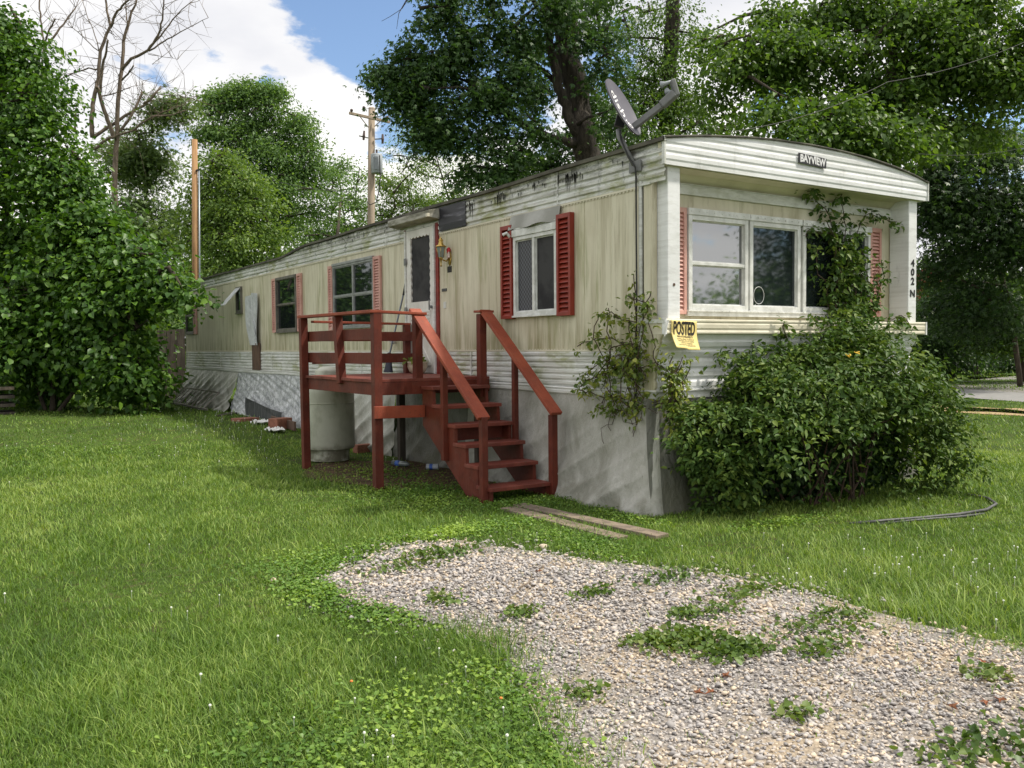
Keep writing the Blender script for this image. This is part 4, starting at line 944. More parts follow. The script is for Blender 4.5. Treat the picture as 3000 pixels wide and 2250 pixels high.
for a, b in (((1052, 338), (1079, 373)), ((1116, 353), (1097, 371))): MB().bar(onY(*a, YU-.4), onY(*b, YU-.2), .02, .04).build('brace', 'pole_old', up_)
for (x, y) in ((1030, 328), (1135, 348), (1066, 320)):
    q = onY(x, y, YU-.35); MB().lathe(tuple(q), [(.03, -.1), (.03, .02), (.08, .03), (.06, .07), (.08, .09), (.04, .14)], 12).build('insulator', 'insulator', up_, smooth=True)
MB().bar(onY(1052, 398, YU-.3), onY(1078, 404, YU-.2), .05, .05).build('cutout_arm', 'arm_grey', up_); MB().bar(onY(1097, 408, YU-.2), onY(1124, 406, YU-.3), .05, .05).build('cutout_arm', 'arm_grey', up_)
for a, b in (((1067, 384), (1065, 411)), ((1121, 394), (1121, 421))): MB().tube([onY(*a, YU-.35), onY((a[0]+b[0])/2, (a[1]+b[1])/2, YU-.4), onY(*b, YU-.35)], [.05, .07, .05], 8).build('fuse_cutout', 'insulator', up_)
qc = onY(1104, 480, YU-.45)
m = MB(); m.lathe((qc[0], qc[1], qc[2]-.45), [(.25, 0), (.27, .02), (.27, .86), (.25, .90), (.1, .93)], 20); m.build('transformer', 'transformer_grey', up_, smooth=True)
for k in range(6):
    a = math.atan2(CAM[1]-qc[1], CAM[0]-qc[0])+(-.55+k*.14); MB().bar((qc[0]+.285*math.cos(a), qc[1]+.285*math.sin(a), qc[2]-.32), (qc[0]+.285*math.cos(a), qc[1]+.285*math.sin(a), qc[2]+.3), .02, .04, up=(math.cos(a), math.sin(a), 0)).build('cooling_fin', 'transformer_grey', up_)
MB().tube([(qc[0], qc[1], qc[2]+.46), (qc[0], qc[1], qc[2]+.66)], .05, 8).build('bushing', 'insulator', up_)
MB().tube([onY(1112, 455, YU-.8), onY(1114, 520, YU-.8), onY(1110, 560, YU-.7), onY(1102, 592, YU-.5), onY(1085, 600, YU-.4), onY(1074, 590, YU-.3)], .025, 6).build('drop_cable', 'wire', up_)
GW = 'overhead utility lines'
def wire(label, pts, r=.011):
    pts = [np.asarray(p_, float) for p_ in pts]; path = []
    for a, b in zip(pts[:-1], pts[1:]):
        s_ = .025*np.linalg.norm(b-a)
        for t_ in np.linspace(0, 1, 14): path.append(tuple(a+(b-a)*t_-np.array([0, 0, s_*4*t_*(1-t_)])))
    o = MB().tube(path, r, 5).build('power_line', 'wire'); tag(o, label, 'wire', GW)
wire('drop wire from the bare pole to the utility pole', [onY(579, 455, 22.5), onY(1072, 560, YU-.2)]); wire('low wire leaving the utility pole to the left', [onY(1070, 575, YU-.2), onY(700, 620, YU+6)], .012)
wire('line rising from the utility pole crossarm into the maple', [onY(1066, 315, YU-.35), P(1240, 255, 30), P(1500, 150, 26)]); wire('line from the right end of the crossarm into the trees', [onY(1137, 344, YU-.35), P(1500, 380, 30), P(1850, 420, 30)])
wire('long black service line sloping up through the right hand tree', [P(2150, 385, 12), P(2600, 240, 14.5), P(3080, 85, 17)], .005)
wire('thin line crossing low through the tree right of the trailer', [P(2690, 450, 13), P(3050, 420, 15)], .003)

# ================================================================ TREES
def bl(px, py, r, d, n, rz=None, rd=None):
    """blob at a pixel and a distance: radius in pixels there"""
    k = d/CF; rz = rz or r; rd = rd or r
    return (P(px, py, d), (r*k, rd*k, rz*k), n)
def limbs(m, path_pts, r0, r1, n=8):
    k = len(path_pts); m.tube(path_pts, [r0+(r1-r0)*i/(k-1) for i in range(k)], n)
def twigs(m, base, sp, r, cnt, rad=.025):
    """thin branches from points of the limbs to some of the sprigs"""
    base = np.asarray(base); sel = r.choice(len(sp), min(cnt, len(sp)), replace=False)
    for i in sel:
        q_ = sp[i]; dd_ = np.linalg.norm(base-q_, axis=1); b_ = base[dd_.argmin()]
        L_ = dd_.min(); mid = (b_+q_)/2+np.array([0, 0, .08*L_])+r.normal(0, .06*L_, 3)
        m.tube([b_, mid, q_], [rad*min(1.6, .5+L_*.3), rad*.7, rad*.3], 5, cap=False)
def tree(name, label, cat, blobs, mat, bark, trunk, seed, group='trees around the trailer', limb=(), ntw=60, tw=.025, ragged=True, **kw):
    """trunk: list of (px,py,d,r px); limb: more such polylines"""
    t0 = P(*trunk[0][:3]); o = thing(name, label, cat, (float(t0[0]), float(t0[1]), float(gz(t0[0], t0[1]))), group)
    m = MB(); base = []
    for pl_ in [trunk]+list(limb):
        pts = [P(a, b, d) for a, b, d, r_ in pl_]; rad = [r_*d/CF for a, b, d, r_ in pl_]
        if pl_ is trunk: pts[0][2] = min(pts[0][2], gz(t0[0], t0[1])-.1)
        sm, rs = [], []
        for i in range(len(pts)-1):
            for t_ in np.linspace(0, 1, 4, endpoint=False): sm.append(pts[i]*(1-t_)+pts[i+1]*t_); rs.append(rad[i]*(1-t_)+rad[i+1]*t_)
        sm.append(pts[-1]); rs.append(rad[-1]); jr = np.random.default_rng(seed+len(sm))
        sm = [p_+jr.normal(0, .18, 3)*rr__ if 0 < i < len(sm)-1 else p_ for i, (p_, rr__) in enumerate(zip(sm, rs))]
        m.tube(sm, rs, 12); base += sm
    if ragged:
        rg = np.random.default_rng(seed+500); nb_ = []
        for c_, R_, n_ in blobs:
            R_ = np.asarray(R_, float)*np.ones(3); k_, f0_, f1_, o1_, zs_ = ragged if isinstance(ragged, tuple) else (5, .30, .68, .95, .8)
            for _ in range(k_):
                f_ = rg.uniform(f0_, f1_); d_ = norm(rg.normal(0, 1, 3))*rg.uniform(.25, o1_)
                nb_.append((c_+d_*R_, R_*f_*np.array([1.1, 1.1, zs_]), max(6, int(n_/k_*rg.uniform(.5, 1.4)))))
        blobs = nb_
    cr_o, sp = foliage('crown', blobs, mat, o, seed, **kw)
    # limbs to blob centres
    for b_ in blobs:
        c_ = np.asarray(b_[0]); B_ = np.asarray(base); dd_ = np.linalg.norm(B_-c_, axis=1)+1.2*np.maximum(0, B_[:, 2]-c_[2]); s_ = B_[dd_.argmin()]; L_ = np.linalg.norm(c_-s_)
        if L_ > .3:
            q_ = [s_, s_*.6+c_*.4+np.array([0, 0, .06*L_]), c_]; m.tube(q_, [tw*2.2, tw*1.7, tw*.8], 6, cap=False)
            for t_ in np.linspace(.3, 1, 5): base.append(s_*(1-t_)+c_*t_)
    twigs(m, base, sp, np.random.default_rng(seed), ntw, tw)
    m.build('trunk', bark, o, smooth=True)
    return o
# left: a tall broad leaved tree and a spreading one in front of it
tree('broadleaf_tree', 'tall dense broad-leaved tree filling the upper left edge', 'tree',
     [bl(-40, 100, 130, 21, 260), bl(20, 330, 150, 21, 330), bl(90, 240, 80, 20.5, 110), bl(60, 560, 180, 20.5, 420), bl(-120, 420, 200, 21.5, 300), bl(150, 520, 70, 20, 110), bl(-150, 750, 260, 21, 350), bl(30, 60, 70, 21, 90), bl(-60, 900, 200, 21.5, 260), bl(40, 180, 90, 21, 160), bl(110, 360, 85, 20.5, 170), bl(170, 470, 80, 20.2, 160), bl(190, 590, 100, 20.2, 220), bl(80, 700, 150, 20.6, 320), bl(10, 1000, 150, 21.5, 220), bl(120, 1080, 110, 21, 160)],
     'leaf_broad', 'bark_dark', [(20, 1200, 21.5, 16), (10, 900, 21.5, 13), (20, 500, 21.3, 9), (0, 100, 21, 4)], 101, dens=1.25, ls=0.12, per=9, spr=.34, kind='broad', droop=.6, wid=.8, shell=.45, upw=.9, ntw=50, bough=16, bflat=(1.15, .2, .4))
tree('mulberry_tree', 'low spreading bright green tree reaching over the far end of the trailer', 'tree',
     [bl(200, 800, 150, 19.5, 380), bl(320, 735, 90, 19, 200), bl(355, 850, 85, 18.6, 240), bl(440, 830, 45, 18.2, 80), bl(295, 970, 105, 18.8, 270), bl(385, 1010, 65, 18.4, 150), bl(410, 1080, 40, 18.2, 60), bl(490, 800, 22, 18, 22), bl(150, 1000, 150, 19.3, 300), bl(535, 850, 22, 18, 18), bl(250, 640, 90, 19.3, 150), bl(60, 850, 140, 19.5, 240), bl(400, 1140, 40, 18.2, 40), bl(270, 620, 75, 19.3, 170), bl(340, 690, 70, 19, 160), bl(420, 760, 60, 18.6, 130), bl(200, 720, 110, 19.5, 260), bl(120, 880, 150, 19.8, 330), bl(260, 870, 120, 19.2, 300), bl(200, 1060, 130, 19.6, 260), bl(330, 1080, 80, 18.9, 150), bl(60, 1100, 120, 19.9, 200)],
     'leaf_broad', 'bark_dark', [(150, 1235, 19.2, 9), (160, 1050, 19.2, 7), (210, 850, 19.2, 5), (250, 700, 19.2, 2)], 102, dens=1.06, ls=0.13, per=9, spr=0.27, kind='broad', droop=.6, wid=.85, shell=.42, upw=.9, ntw=70, bough=16, bflat=(1.2, .2, .4),
     limb=[[(150, 1230, 19.2, 7), (230, 1130, 19, 5), (330, 1020, 18.8, 3), (430, 940, 18.5, 2)], [(145, 1235, 19.3, 6), (90, 1080, 19.5, 5), (40, 900, 19.8, 2)]])
# dead tree
s1 = .45208
dt = thing('dead_tree', 'bare dead tree with broken grey limbs against the cloud', 'tree', tuple(P(335, 1000, 33)), 'trees around the trailer')
m = MB(); rdd = np.random.default_rng(5)
DL = [([(745, 2300), (745, 1500), (742, 1150), (750, 1000), (762, 870), (765, 650), (790, 450), (800, 270), (830, 160), (850, 80), (885, 0), (900, -120)], 30, 6),
      ([(740, 900), (715, 820), (690, 750), (655, 650), (640, 580), (620, 560)], 22, 14), ([(600, 890), (592, 780), (600, 680), (625, 570), (640, 480), (650, 330), (690, 220), (715, 170), (700, 100), (685, 0), (690, -150)], 22, 8),
      ([(715, 180), (750, 90), (790, 40), (835, 0), (880, -80)], 13, 7), ([(650, 600), (665, 420), (690, 330), (700, 260)], 14, 8),
      ([(790, 450), (850, 380), (960, 325), (1010, 250), (1042, 190), (1055, 100), (1062, 0), (1060, -60)], 16, 4), ([(960, 325), (1040, 235), (1120, 125), (1180, 60), (1255, 0)], 9, 3), ([(965, 330), (1060, 270), (1140, 225), (1240, 170), (1350, 115)], 8, 2),
      ([(605, 890), (690, 830), (765, 785), (840, 735), (900, 700), (950, 670), (985, 630), (1042, 558)], 17, 8), ([(610, 968), (680, 910), (740, 888), (800, 865), (865, 845), (930, 790), (985, 755), (1120, 745), (1205, 715)], 15, 5), ([(980, 755), (1090, 715), (1200, 678)], 7, 3),
      ([(780, 850), (850, 750), (900, 650), (920, 595)], 13, 10), ([(930, 670), (970, 650), (1020, 595)], 9, 8), ([(1020, 610), (1150, 618), (1220, 632), (1280, 620)], 4, 2), ([(790, 520), (830, 480), (865, 425)], 9, 7), ([(630, 450), (575, 440), (500, 465), (430, 495), (360, 525)], 8, 4), ([(640, 625), (740, 605), (845, 568)], 7, 4),
      ([(270, 420), (285, 300), (270, 160), (255, 60), (262, -60)], 9, 7), ([(290, 300), (370, 210), (430, 130), (490, 50)], 11, 6), ([(285, 280), (320, 190), (358, 122)], 9, 7), ([(270, 900), (280, 600), (270, 420)], 14, 9),
      ([(485, 860), (490, 780), (497, 700)], 10, 9), ([(960, 350), (1050, 368), (1150, 385)], 3, 1.5), ([(640, 330), (600, 180), (560, 90), (535, 0)], 5, 3), ([(640, 330), (560, 260), (470, 180), (400, 110)], 5, 2), ([(830, 170), (815, 60), (810, -30)], 6, 4)]
tips = []
for pts, w0, w1 in DL:
    q = []; n_ = len(pts)
    for i in range(n_-1):
        for t_ in np.linspace(0, 1, 3, endpoint=False): q.append((pts[i][0]*(1-t_)+pts[i+1][0]*t_+rdd.normal(0, 2.5)*(t_ > 0), pts[i][1]*(1-t_)+pts[i+1][1]*t_+rdd.normal(0, 2.5)*(t_ > 0)))
    q.append(pts[-1]); dz = rdd.uniform(-1.2, 1.2)
    pp = [P(a*s1, b*s1, 33+dz*i/len(q)) for i, (a, b) in enumerate(q)]
    m.tube(pp, [(w0+(w1-w0)*i/(len(q)-1))*s1*33/CF*.68 for i in range(len(q))], 8); tips += pp[len(pp)//3:]
for _ in range(300):
    a = tips[rdd.integers(len(tips))]
    if a[2] < 8: continue
    d_ = norm(rdd.normal(0, 1, 3)+np.array([0, 0, .6])); l_ = rdd.uniform(.4, 1.7); q1 = a+d_*l_*.5+rdd.normal(0, .08, 3); q2 = a+d_*l_+rdd.normal(0, .3, 3)+np.array([0, 0, .15])*l_
    m.tube([a, q1, q2], [.012, .008, .003], 4, cap=False)
    if rdd.random() < .6: m.tube([q1, q1+norm(d_+rdd.normal(0, .7, 3))*l_*.5], [.006, .002], 4, cap=False)
m.build('trunk', 'bark_dead', dt, smooth=True)
def pxb(lst, s_, ox, d, k=1.): return [bl(ox+a*s_, b*s_, r_*s_, d+dd_, max(4, int(n_*k))) for a, b, r_, n_, dd_ in lst]
tree('maple_tree', 'greyish green tree growing round the foot of the dead tree', 'tree', pxb([(900, 960, 150, 120, 0), (1050, 700, 70, 30, -1), (1150, 680, 45, 18, -1), (800, 1050, 170, 150, 0), (1000, 1080, 130, 90, 0), (950, 1280, 200, 180, 0), (1050, 1500, 200, 180, 0), (760, 980, 100, 60, 1), (900, 1600, 250, 200, 0), (900, 1900, 300, 260, 0)], s1, 0, 35),
     'leaf_grey', 'bark_dark', [(400, 1100, 36, 9), (400, 800, 36, 8), (430, 550, 35.5, 4), (440, 450, 35, 2)], 103, dens=1.7, ls=0.15, per=11, spr=.42, ntw=50, kind='lobe', wid=.7, ragged=(10, .15, .4, 1.25, .7), bough=12, bflat=(.9, .5, .3))
tree('cottonwood_tree', 'tall feathery green tree with ragged top behind the bare pole', 'tree', pxb([(1590, 640, 70, 60, 0), (1400, 680, 50, 26, 0), (1400, 640, 28, 12, 0), (1720, 620, 80, 60, 0), (1600, 800, 130, 130, 0), (1800, 740, 110, 110, 0), (1440, 830, 110, 70, 0), (1330, 860, 45, 16, 0), (1950, 800, 60, 36, 0), (1700, 960, 200, 260, 0), (1900, 980, 140, 150, 0), (2020, 1060, 90, 80, 0), (1500, 1000, 150, 130, 0), (1850, 1180, 220, 280, 0), (1620, 1200, 200, 200, 0), (1780, 1400, 250, 260, 0), (2080, 1300, 160, 120, 0), (1500, 600, 25, 10, 0), (1590, 580, 22, 8, 0), (1770, 600, 25, 9, 0)], s1, 0, 44),
     'leaf_far', 'bark_dark', [(830, 1090, 45, 11), (820, 800, 45, 9), (790, 500, 44.5, 5), (730, 280, 44, 2)], 104, dens=1.7, ls=0.17, per=12, spr=0.4, ntw=70, upw=.5, wid=.5, ragged=(12, .13, .36, 1.3, 1.5), bough=12, bflat=(.75, .8, .1))
tree('yellow_green_tree', 'bright yellow green bushy tree right of the bare pole', 'tree', pxb([(1420, 1060, 110, 90, 0), (1550, 1130, 120, 110, 0), (1350, 1200, 130, 110, 0), (1480, 1330, 200, 230, 0), (1650, 1330, 120, 110, 0), (1720, 1470, 100, 80, 0), (1500, 1550, 220, 230, 0), (1350, 1480, 150, 120, 0), (1300, 1700, 250, 200, 0), (1600, 1750, 250, 200, 0)], s1, 0, 30),
     'leaf_lime', 'bark_dark', [(680, 1090, 31, 9), (675, 850, 31, 7), (650, 600, 30.5, 3), (640, 500, 30, 1.5)], 105, dens=1.6, ls=0.135, per=12, spr=.34, ntw=60, upw=.5, wid=.5, ragged=(12, .13, .36, 1.3, 1.0), bough=12, bflat=(.9, .5, .3))
tree('elm_tree', 'mid green bushy tree left of the utility pole behind the roof', 'tree', [bl(980, 620, 90, 50, 130), bl(1040, 560, 60, 50, 60), bl(940, 700, 110, 50, 150), bl(1050, 660, 80, 50, 110), bl(990, 490, 35, 50, 14), bl(1020, 740, 110, 50, 130), bl(860, 640, 80, 50, 90), bl(880, 760, 120, 50, 130)],
     'leaf_far', 'bark_dark', [(980, 1080, 42, 10), (980, 800, 42, 7), (1000, 560, 50, 3)], 106, dens=1.8, ls=0.17, per=12, spr=.45, ntw=40, wid=.5, upw=.5, ragged=(10, .15, .4, 1.3, 1.3), bough=12, bflat=(.75, .8, .1))
tree('box_elder_tree', 'yellow tinted bush tree just right of the utility pole', 'tree', [bl(1150, 620, 70, 47, 110), bl(1200, 560, 70, 47, 110), bl(1230, 640, 80, 47, 120), bl(1140, 540, 40, 47, 36), bl(1290, 590, 60, 47, 90), bl(1180, 700, 100, 47, 130), bl(1320, 680, 90, 47, 110), bl(1110, 700, 60, 47, 60)],
     'leaf_lime', 'bark_dark', [(1200, 1080, 36, 10), (1200, 800, 36, 7), (1210, 600, 47, 3)], 107, dens=1.7, ls=0.145, per=12, spr=.40, ntw=40, wid=.5, upw=.5, ragged=(10, .15, .4, 1.3, 1.1), bough=12, bflat=(.75, .8, .1))
tree('willow_tree', 'thin pale willow with open twigs between utility pole and maple', 'tree', [bl(1330, 470, 60, 45, 50), bl(1280, 420, 45, 45, 26), bl(1390, 450, 55, 45, 46), bl(1350, 540, 70, 45, 70), bl(1420, 530, 60, 45, 55), bl(1240, 350, 40, 45, 22), bl(1200, 390, 40, 45, 26), bl(1180, 460, 50, 45, 50), bl(1240, 480, 50, 45, 46), bl(1450, 590, 70, 45, 60)],
     'leaf_lime', 'bark_dark', [(1310, 1060, 46, 6), (1315, 700, 46, 5), (1330, 560, 45, 3), (1380, 440, 45, 1.5)], 108, dens=1.3, ls=0.14, per=12, spr=.45, ntw=60, tw=.02, wid=.35, ragged=(7, .25, .5, 1.1, 1.2), bough=7, limb=[[(1320, 600, 45, 3), (1275, 450, 45, 1.5), (1275, 380, 45, .8)]])
# the big maple
s2 = .45208
ML = [(650, 80, 120, 70), (760, 210, 80, 34), (690, 20, 90, 40), (500, 340, 120, 60), (440, 290, 45, 12), (300, 440, 80, 34), (250, 420, 40, 10), (330, 590, 65, 30), (420, 480, 90, 40), (560, 560, 140, 84), (620, 740, 110, 60), (520, 720, 90, 40), (680, 850, 50, 16), (760, 640, 80, 30), (850, 330, 150, 84), (700, 380, 140, 80), (980, 480, 160, 100), (1080, 260, 110, 56), (980, 110, 50, 14), (1000, 640, 90, 34), (1200, 90, 130, 64), (1150, 420, 140, 80), (1260, 260, 110, 56), (1260, 560, 130, 70), (1280, 760, 110, 50), (830, 870, 70, 30), (1010, 760, 70, 16), (1120, 980, 140, 84), (1260, 1060, 150, 84), (1030, 1080, 100, 44), (1420, 1000, 120, 60), (1400, 900, 80, 30), (840, 1060, 40, 12), (450, 680, 60, 24), (560, 860, 60, 20), (1640, 60, 120, 60), (1600, 200, 60, 16), (1700, 420, 100, 44), (1620, 620, 90, 40), (1560, 820, 80, 30), (1720, 160, 60, 16), (1740, 760, 110, 50), (1400, 40, 100, 40), (1050, -120, 200, 110), (700, -120, 160, 80), (1500, -150, 250, 120)]
tree('silver_maple_tree', 'large dark leaved maple with thick leaning trunk rising behind the roof', 'tree', [bl(1000+a*s2, b*s2, r_*s2*.92, (23.9 if 1230 < a < 1660 and (a+b) % 3 else 22+((a*7+b*3) % 5-2)*.55), int(n_*1.15), rd=r_*s2*1.3) for a, b, r_, n_ in ML],
     'leaf_maple', 'bark_maple', [(1735, 1020, 22, 42), (1728, 700, 22, 40), (1722, 450, 22, 38), (1702, 330, 22, 37), (1672, 210, 22, 37), (1655, 60, 22, 36), (1640, -120, 22, 32)], 109, dens=1.25, ls=.115, per=12, spr=.23, kind='lobe', droop=1.0, wid=.8, upw=.8, ntw=170, ragged=(6, .25, .6, 1.05, .75), bough=13, bflat=(.95, .5, .35), tw=.022,
     limb=[[(1715, 430, 21.9, 16), (1680, 370, 21.7, 16), (1650, 290, 21.6, 15), (1630, 220, 21.6, 14), (1606, 110, 21.6, 12), (1600, 20, 21.6, 9)], [(1690, 420, 21.8, 14), (1610, 402, 21.5, 12), (1540, 370, 21.3, 11), (1480, 330, 21.1, 10), (1435, 285, 21, 9), (1395, 265, 21, 7), (1350, 285, 20.8, 5), (1310, 310, 20.8, 3)], [(1430, 285, 21, 6), (1370, 240, 21.2, 4), (1290, 200, 21.4, 3), (1200, 200, 21.5, 2)], [(1395, 265, 21, 5), (1340, 255, 20.6, 4), (1260, 260, 20.4, 2)], [(1640, -60, 22, 9), (1420, -110, 21, 5), (1250, -60, 20.6, 2.5), (1190, 0, 20.4, 1.4), (1168, 40, 20.3, .9), (1162, 85, 20.3, .5)], [(1200, -10, 20.4, 1.2), (1178, 25, 20.4, .9), (1140, 50, 20.3, .7), (1118, 62, 20.3, .5)], [(1250, -60, 20.6, 1.5), (1225, 0, 20.5, 1), (1228, 25, 20.5, .5)], [(1640, 250, 21.9, 9), (1560, 180, 21.6, 6), (1450, 120, 21.4, 4), (1320, 50, 21.2, 2)]])
tree('ash_tree', 'mid green tree with dark straight trunk behind the satellite dish', 'tree', [bl(1000+a*s2, b*s2, r_*s2, 27+dd_, n_) for a, b, r_, n_, dd_ in [(1850, 250, 110, 60, 0), (1960, 420, 150, 120, 0), (1840, 500, 120, 80, 0), (2080, 300, 120, 70, 0), (2150, 500, 140, 110, 0), (1800, 700, 120, 80, 0), (2000, 700, 160, 130, 0), (1900, 860, 140, 120, -1), (2100, 850, 150, 130, -1), (2220, 700, 150, 110, 0), (1780, 900, 90, 60, -1), (1850, 60, 120, 60, 0), (1990, 60, 70, 24, 1), (2150, 30, 110, 50, 0), (2250, 200, 100, 40, 0), (2300, 880, 150, 110, -1), (2450, 780, 150, 90, 0), (1700, 860, 70, 30, -1)]],
     'leaf_catalpa', 'bark_maple', [(1930, 1040, 27.5, 26), (1935, 700, 27.5, 25), (1945, 400, 27.3, 23), (1960, 200, 27.2, 22), (1968, 60, 27, 21), (1975, -100, 27, 18)], 110, dens=1.4, ls=0.12, per=11, spr=.40, droop=.8, wid=.5, upw=.8, ntw=110, ragged=(6, .25, .6, 1.05, .8), bough=11, bflat=(1, .4, .3))
# right: catalpa, with shaded maple masses beyond
s3 = .45208
CT = [(560, 90, 60, 24, 0), (620, 30, 40, 12, 0), (120, 230, 60, 24, 1), (250, 260, 90, 44, 1), (420, 300, 130, 80, 0), (600, 300, 120, 80, 0), (330, 420, 80, 30, 0), (240, 600, 60, 22, 1), (520, 480, 110, 60, 0), (560, 640, 100, 50, -1), (800, 120, 120, 70, 0), (980, 60, 130, 70, 0), (760, 260, 120, 70, 0), (930, 300, 110, 50, 0), (750, 470, 120, 60, 0), (1000, 480, 110, 44, 0), (780, 650, 90, 40, -1), (900, 760, 170, 120, -1), (1100, 700, 150, 90, -1), (760, 860, 110, 70, -1), (1050, 900, 150, 110, -1), (1200, 300, 130, 60, 0), (1200, 550, 130, 70, 0), (1280, 120, 130, 60, 0), (1480, 80, 140, 80, 0), (1650, 120, 150, 90, 0), (1850, 60, 150, 90, 0), (1550, 330, 160, 100, 0), (1750, 320, 160, 110, 0), (1950, 250, 150, 100, 0), (1450, 560, 150, 90, 0), (1680, 560, 170, 120, 0), (1900, 520, 160, 120, 0), (2080, 420, 140, 90, 0), (1300, 830, 150, 110, -1), (1500, 800, 160, 120, -1), (1750, 780, 170, 120, 0), (1950, 760, 150, 90, 1), (2150, 300, 140, 80, 0), (2200, 500, 130, 70, 0), (1500, -100, 250, 140, 0), (1900, -120, 250, 140, 0), (1150, -60, 200, 100, 0), (2300, 100, 160, 80, 0)]
tree('catalpa_tree', 'large spreading heart-leaved tree with dark trunk right of the trailer', 'tree', [bl(2000+a*s3, b*s3, r_*s3, 20+dd_*1.2+((a+b) % 3-1)*.5, int(n_*1.1)) for a, b, r_, n_, dd_ in CT],
     'leaf_catalpa', 'bark_dark', [(2570, 1060, 20.6, 19), (2580, 700, 20.6, 18), (2588, 430, 20.5, 17), (2606, 316, 20.4, 16), (2618, 150, 20.3, 14), (2630, 20, 20.2, 12), (2636, -120, 20, 9)], 111, dens=1.5, ls=0.12, per=9, spr=0.32, kind='broad', droop=.6, wid=.72, upw=.85, ntw=150, ragged=(6, .25, .6, 1.05, .7), bough=11, bflat=(1.1, .32, .3), tw=.022,
     limb=[[(2612, 250, 20.4, 8), (2660, 190, 20.3, 7), (2740, 130, 20.2, 5), (2850, 60, 20, 3)], [(2625, 80, 20.3, 8), (2590, 70, 20.2, 6), (2540, 80, 20.1, 4), (2490, 95, 20, 3)], [(2600, 220, 20.4, 6), (2640, 180, 20.3, 6), (2700, 175, 20.3, 5), (2780, 185, 20.2, 4), (2870, 210, 20, 2)], [(2598, 320, 20.4, 5), (2670, 310, 20.3, 4), (2730, 300, 20.2, 2)], [(2460, 215, 20.2, 4), (2440, 170, 20.2, 4), (2420, 160, 20.2, 2)], [(2595, 380, 20.4, 5), (2500, 250, 20.2, 3), (2440, 190, 20.1, 2)]])
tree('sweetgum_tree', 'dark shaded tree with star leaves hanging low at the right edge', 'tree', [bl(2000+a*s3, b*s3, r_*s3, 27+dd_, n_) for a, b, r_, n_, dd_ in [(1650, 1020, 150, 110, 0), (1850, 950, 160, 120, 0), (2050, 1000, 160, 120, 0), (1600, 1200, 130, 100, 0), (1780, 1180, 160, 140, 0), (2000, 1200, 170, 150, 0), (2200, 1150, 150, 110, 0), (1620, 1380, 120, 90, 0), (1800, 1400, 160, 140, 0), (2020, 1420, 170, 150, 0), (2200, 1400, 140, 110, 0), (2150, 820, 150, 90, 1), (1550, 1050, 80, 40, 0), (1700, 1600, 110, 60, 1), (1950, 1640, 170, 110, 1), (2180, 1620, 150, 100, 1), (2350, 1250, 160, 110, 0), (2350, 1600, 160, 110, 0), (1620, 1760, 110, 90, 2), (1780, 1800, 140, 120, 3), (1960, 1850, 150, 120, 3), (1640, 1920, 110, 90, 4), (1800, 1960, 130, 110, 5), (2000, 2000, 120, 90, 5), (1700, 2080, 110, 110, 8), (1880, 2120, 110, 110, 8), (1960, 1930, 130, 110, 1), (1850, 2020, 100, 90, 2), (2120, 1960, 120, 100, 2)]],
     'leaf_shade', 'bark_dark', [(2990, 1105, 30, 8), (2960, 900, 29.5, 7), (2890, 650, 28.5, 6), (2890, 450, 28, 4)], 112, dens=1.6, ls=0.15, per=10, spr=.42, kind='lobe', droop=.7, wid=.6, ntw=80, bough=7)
tree('redbud_tree', 'lower bright leaved tree at the right edge above the bin', 'tree', [bl(2940, 860, 70, 33, 110), bl(2990, 900, 80, 33, 130), bl(2900, 930, 60, 33, 70), bl(2960, 970, 70, 33, 90), bl(3080, 900, 120, 33, 160), bl(2870, 870, 50, 34, 40)], 'leaf_catalpa', 'bark_dark', [(3000, 1110, 34, 8), (2990, 980, 34, 6), (2960, 860, 33, 2)], 113, dens=1.4, ls=0.16, per=11, spr=.4, kind='broad', droop=.5, wid=.75, ntw=30)
GB = 'shaded undergrowth shrubs right of the trailer'
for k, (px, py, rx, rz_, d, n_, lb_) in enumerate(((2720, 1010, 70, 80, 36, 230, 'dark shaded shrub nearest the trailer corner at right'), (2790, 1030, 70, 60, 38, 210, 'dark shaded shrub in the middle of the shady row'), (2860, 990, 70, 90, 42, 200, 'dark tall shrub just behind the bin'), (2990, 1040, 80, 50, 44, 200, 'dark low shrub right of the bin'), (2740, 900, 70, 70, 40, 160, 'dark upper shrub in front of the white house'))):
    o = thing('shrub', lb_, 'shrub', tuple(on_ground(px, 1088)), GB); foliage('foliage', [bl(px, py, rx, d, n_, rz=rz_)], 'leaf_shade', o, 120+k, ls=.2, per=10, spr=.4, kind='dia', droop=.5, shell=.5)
    m = MB(); q = P(px, py, d)
    for a in range(5): m.tube([(q[0]+.1*a-.2, q[1], 0.), (q[0]+.25*a-.5, q[1]+.1*a, q[2])], [.04, .02], 6)
    m.build('stem', 'bark_dark', o)
# house glimpsed through the leaves
hc = P(2750, 1000, 58); hs = thing('white_house', 'white neighbouring house with red roof glimpsed through the trees at right', 'house', (float(hc[0]), float(hc[1]), 0))
MB().box(hc[0]-6, hc[0]+6, hc[1], hc[1]+7, 0, 4.2).build('wall', 'house_white', hs)
MB().prism([(-6.5, 4.2), (6.5, 4.2), (0, 6.4)], lambda u, v, a: (hc[0]+u, hc[1]+a, v), -.5, 7.5).build('roof', 'house_roof', hs)
for dx in (-3.6, 0, 3.6):
    f_ = MB().box(hc[0]+dx-.6, hc[0]+dx+.6, hc[1]-.06, hc[1]-.002, 1.4, 3.0).build('window', 'window_white', hs); MB().box(hc[0]+dx-.5, hc[0]+dx+.5, hc[1]-.08, hc[1]-.062, 1.5, 2.9).build('pane', 'pane_dark', f_)
bn = thing('dumpster', 'black bin with a pale lid in the shade beyond the lane', 'bin', tuple(on_ground(2912, 1080)))
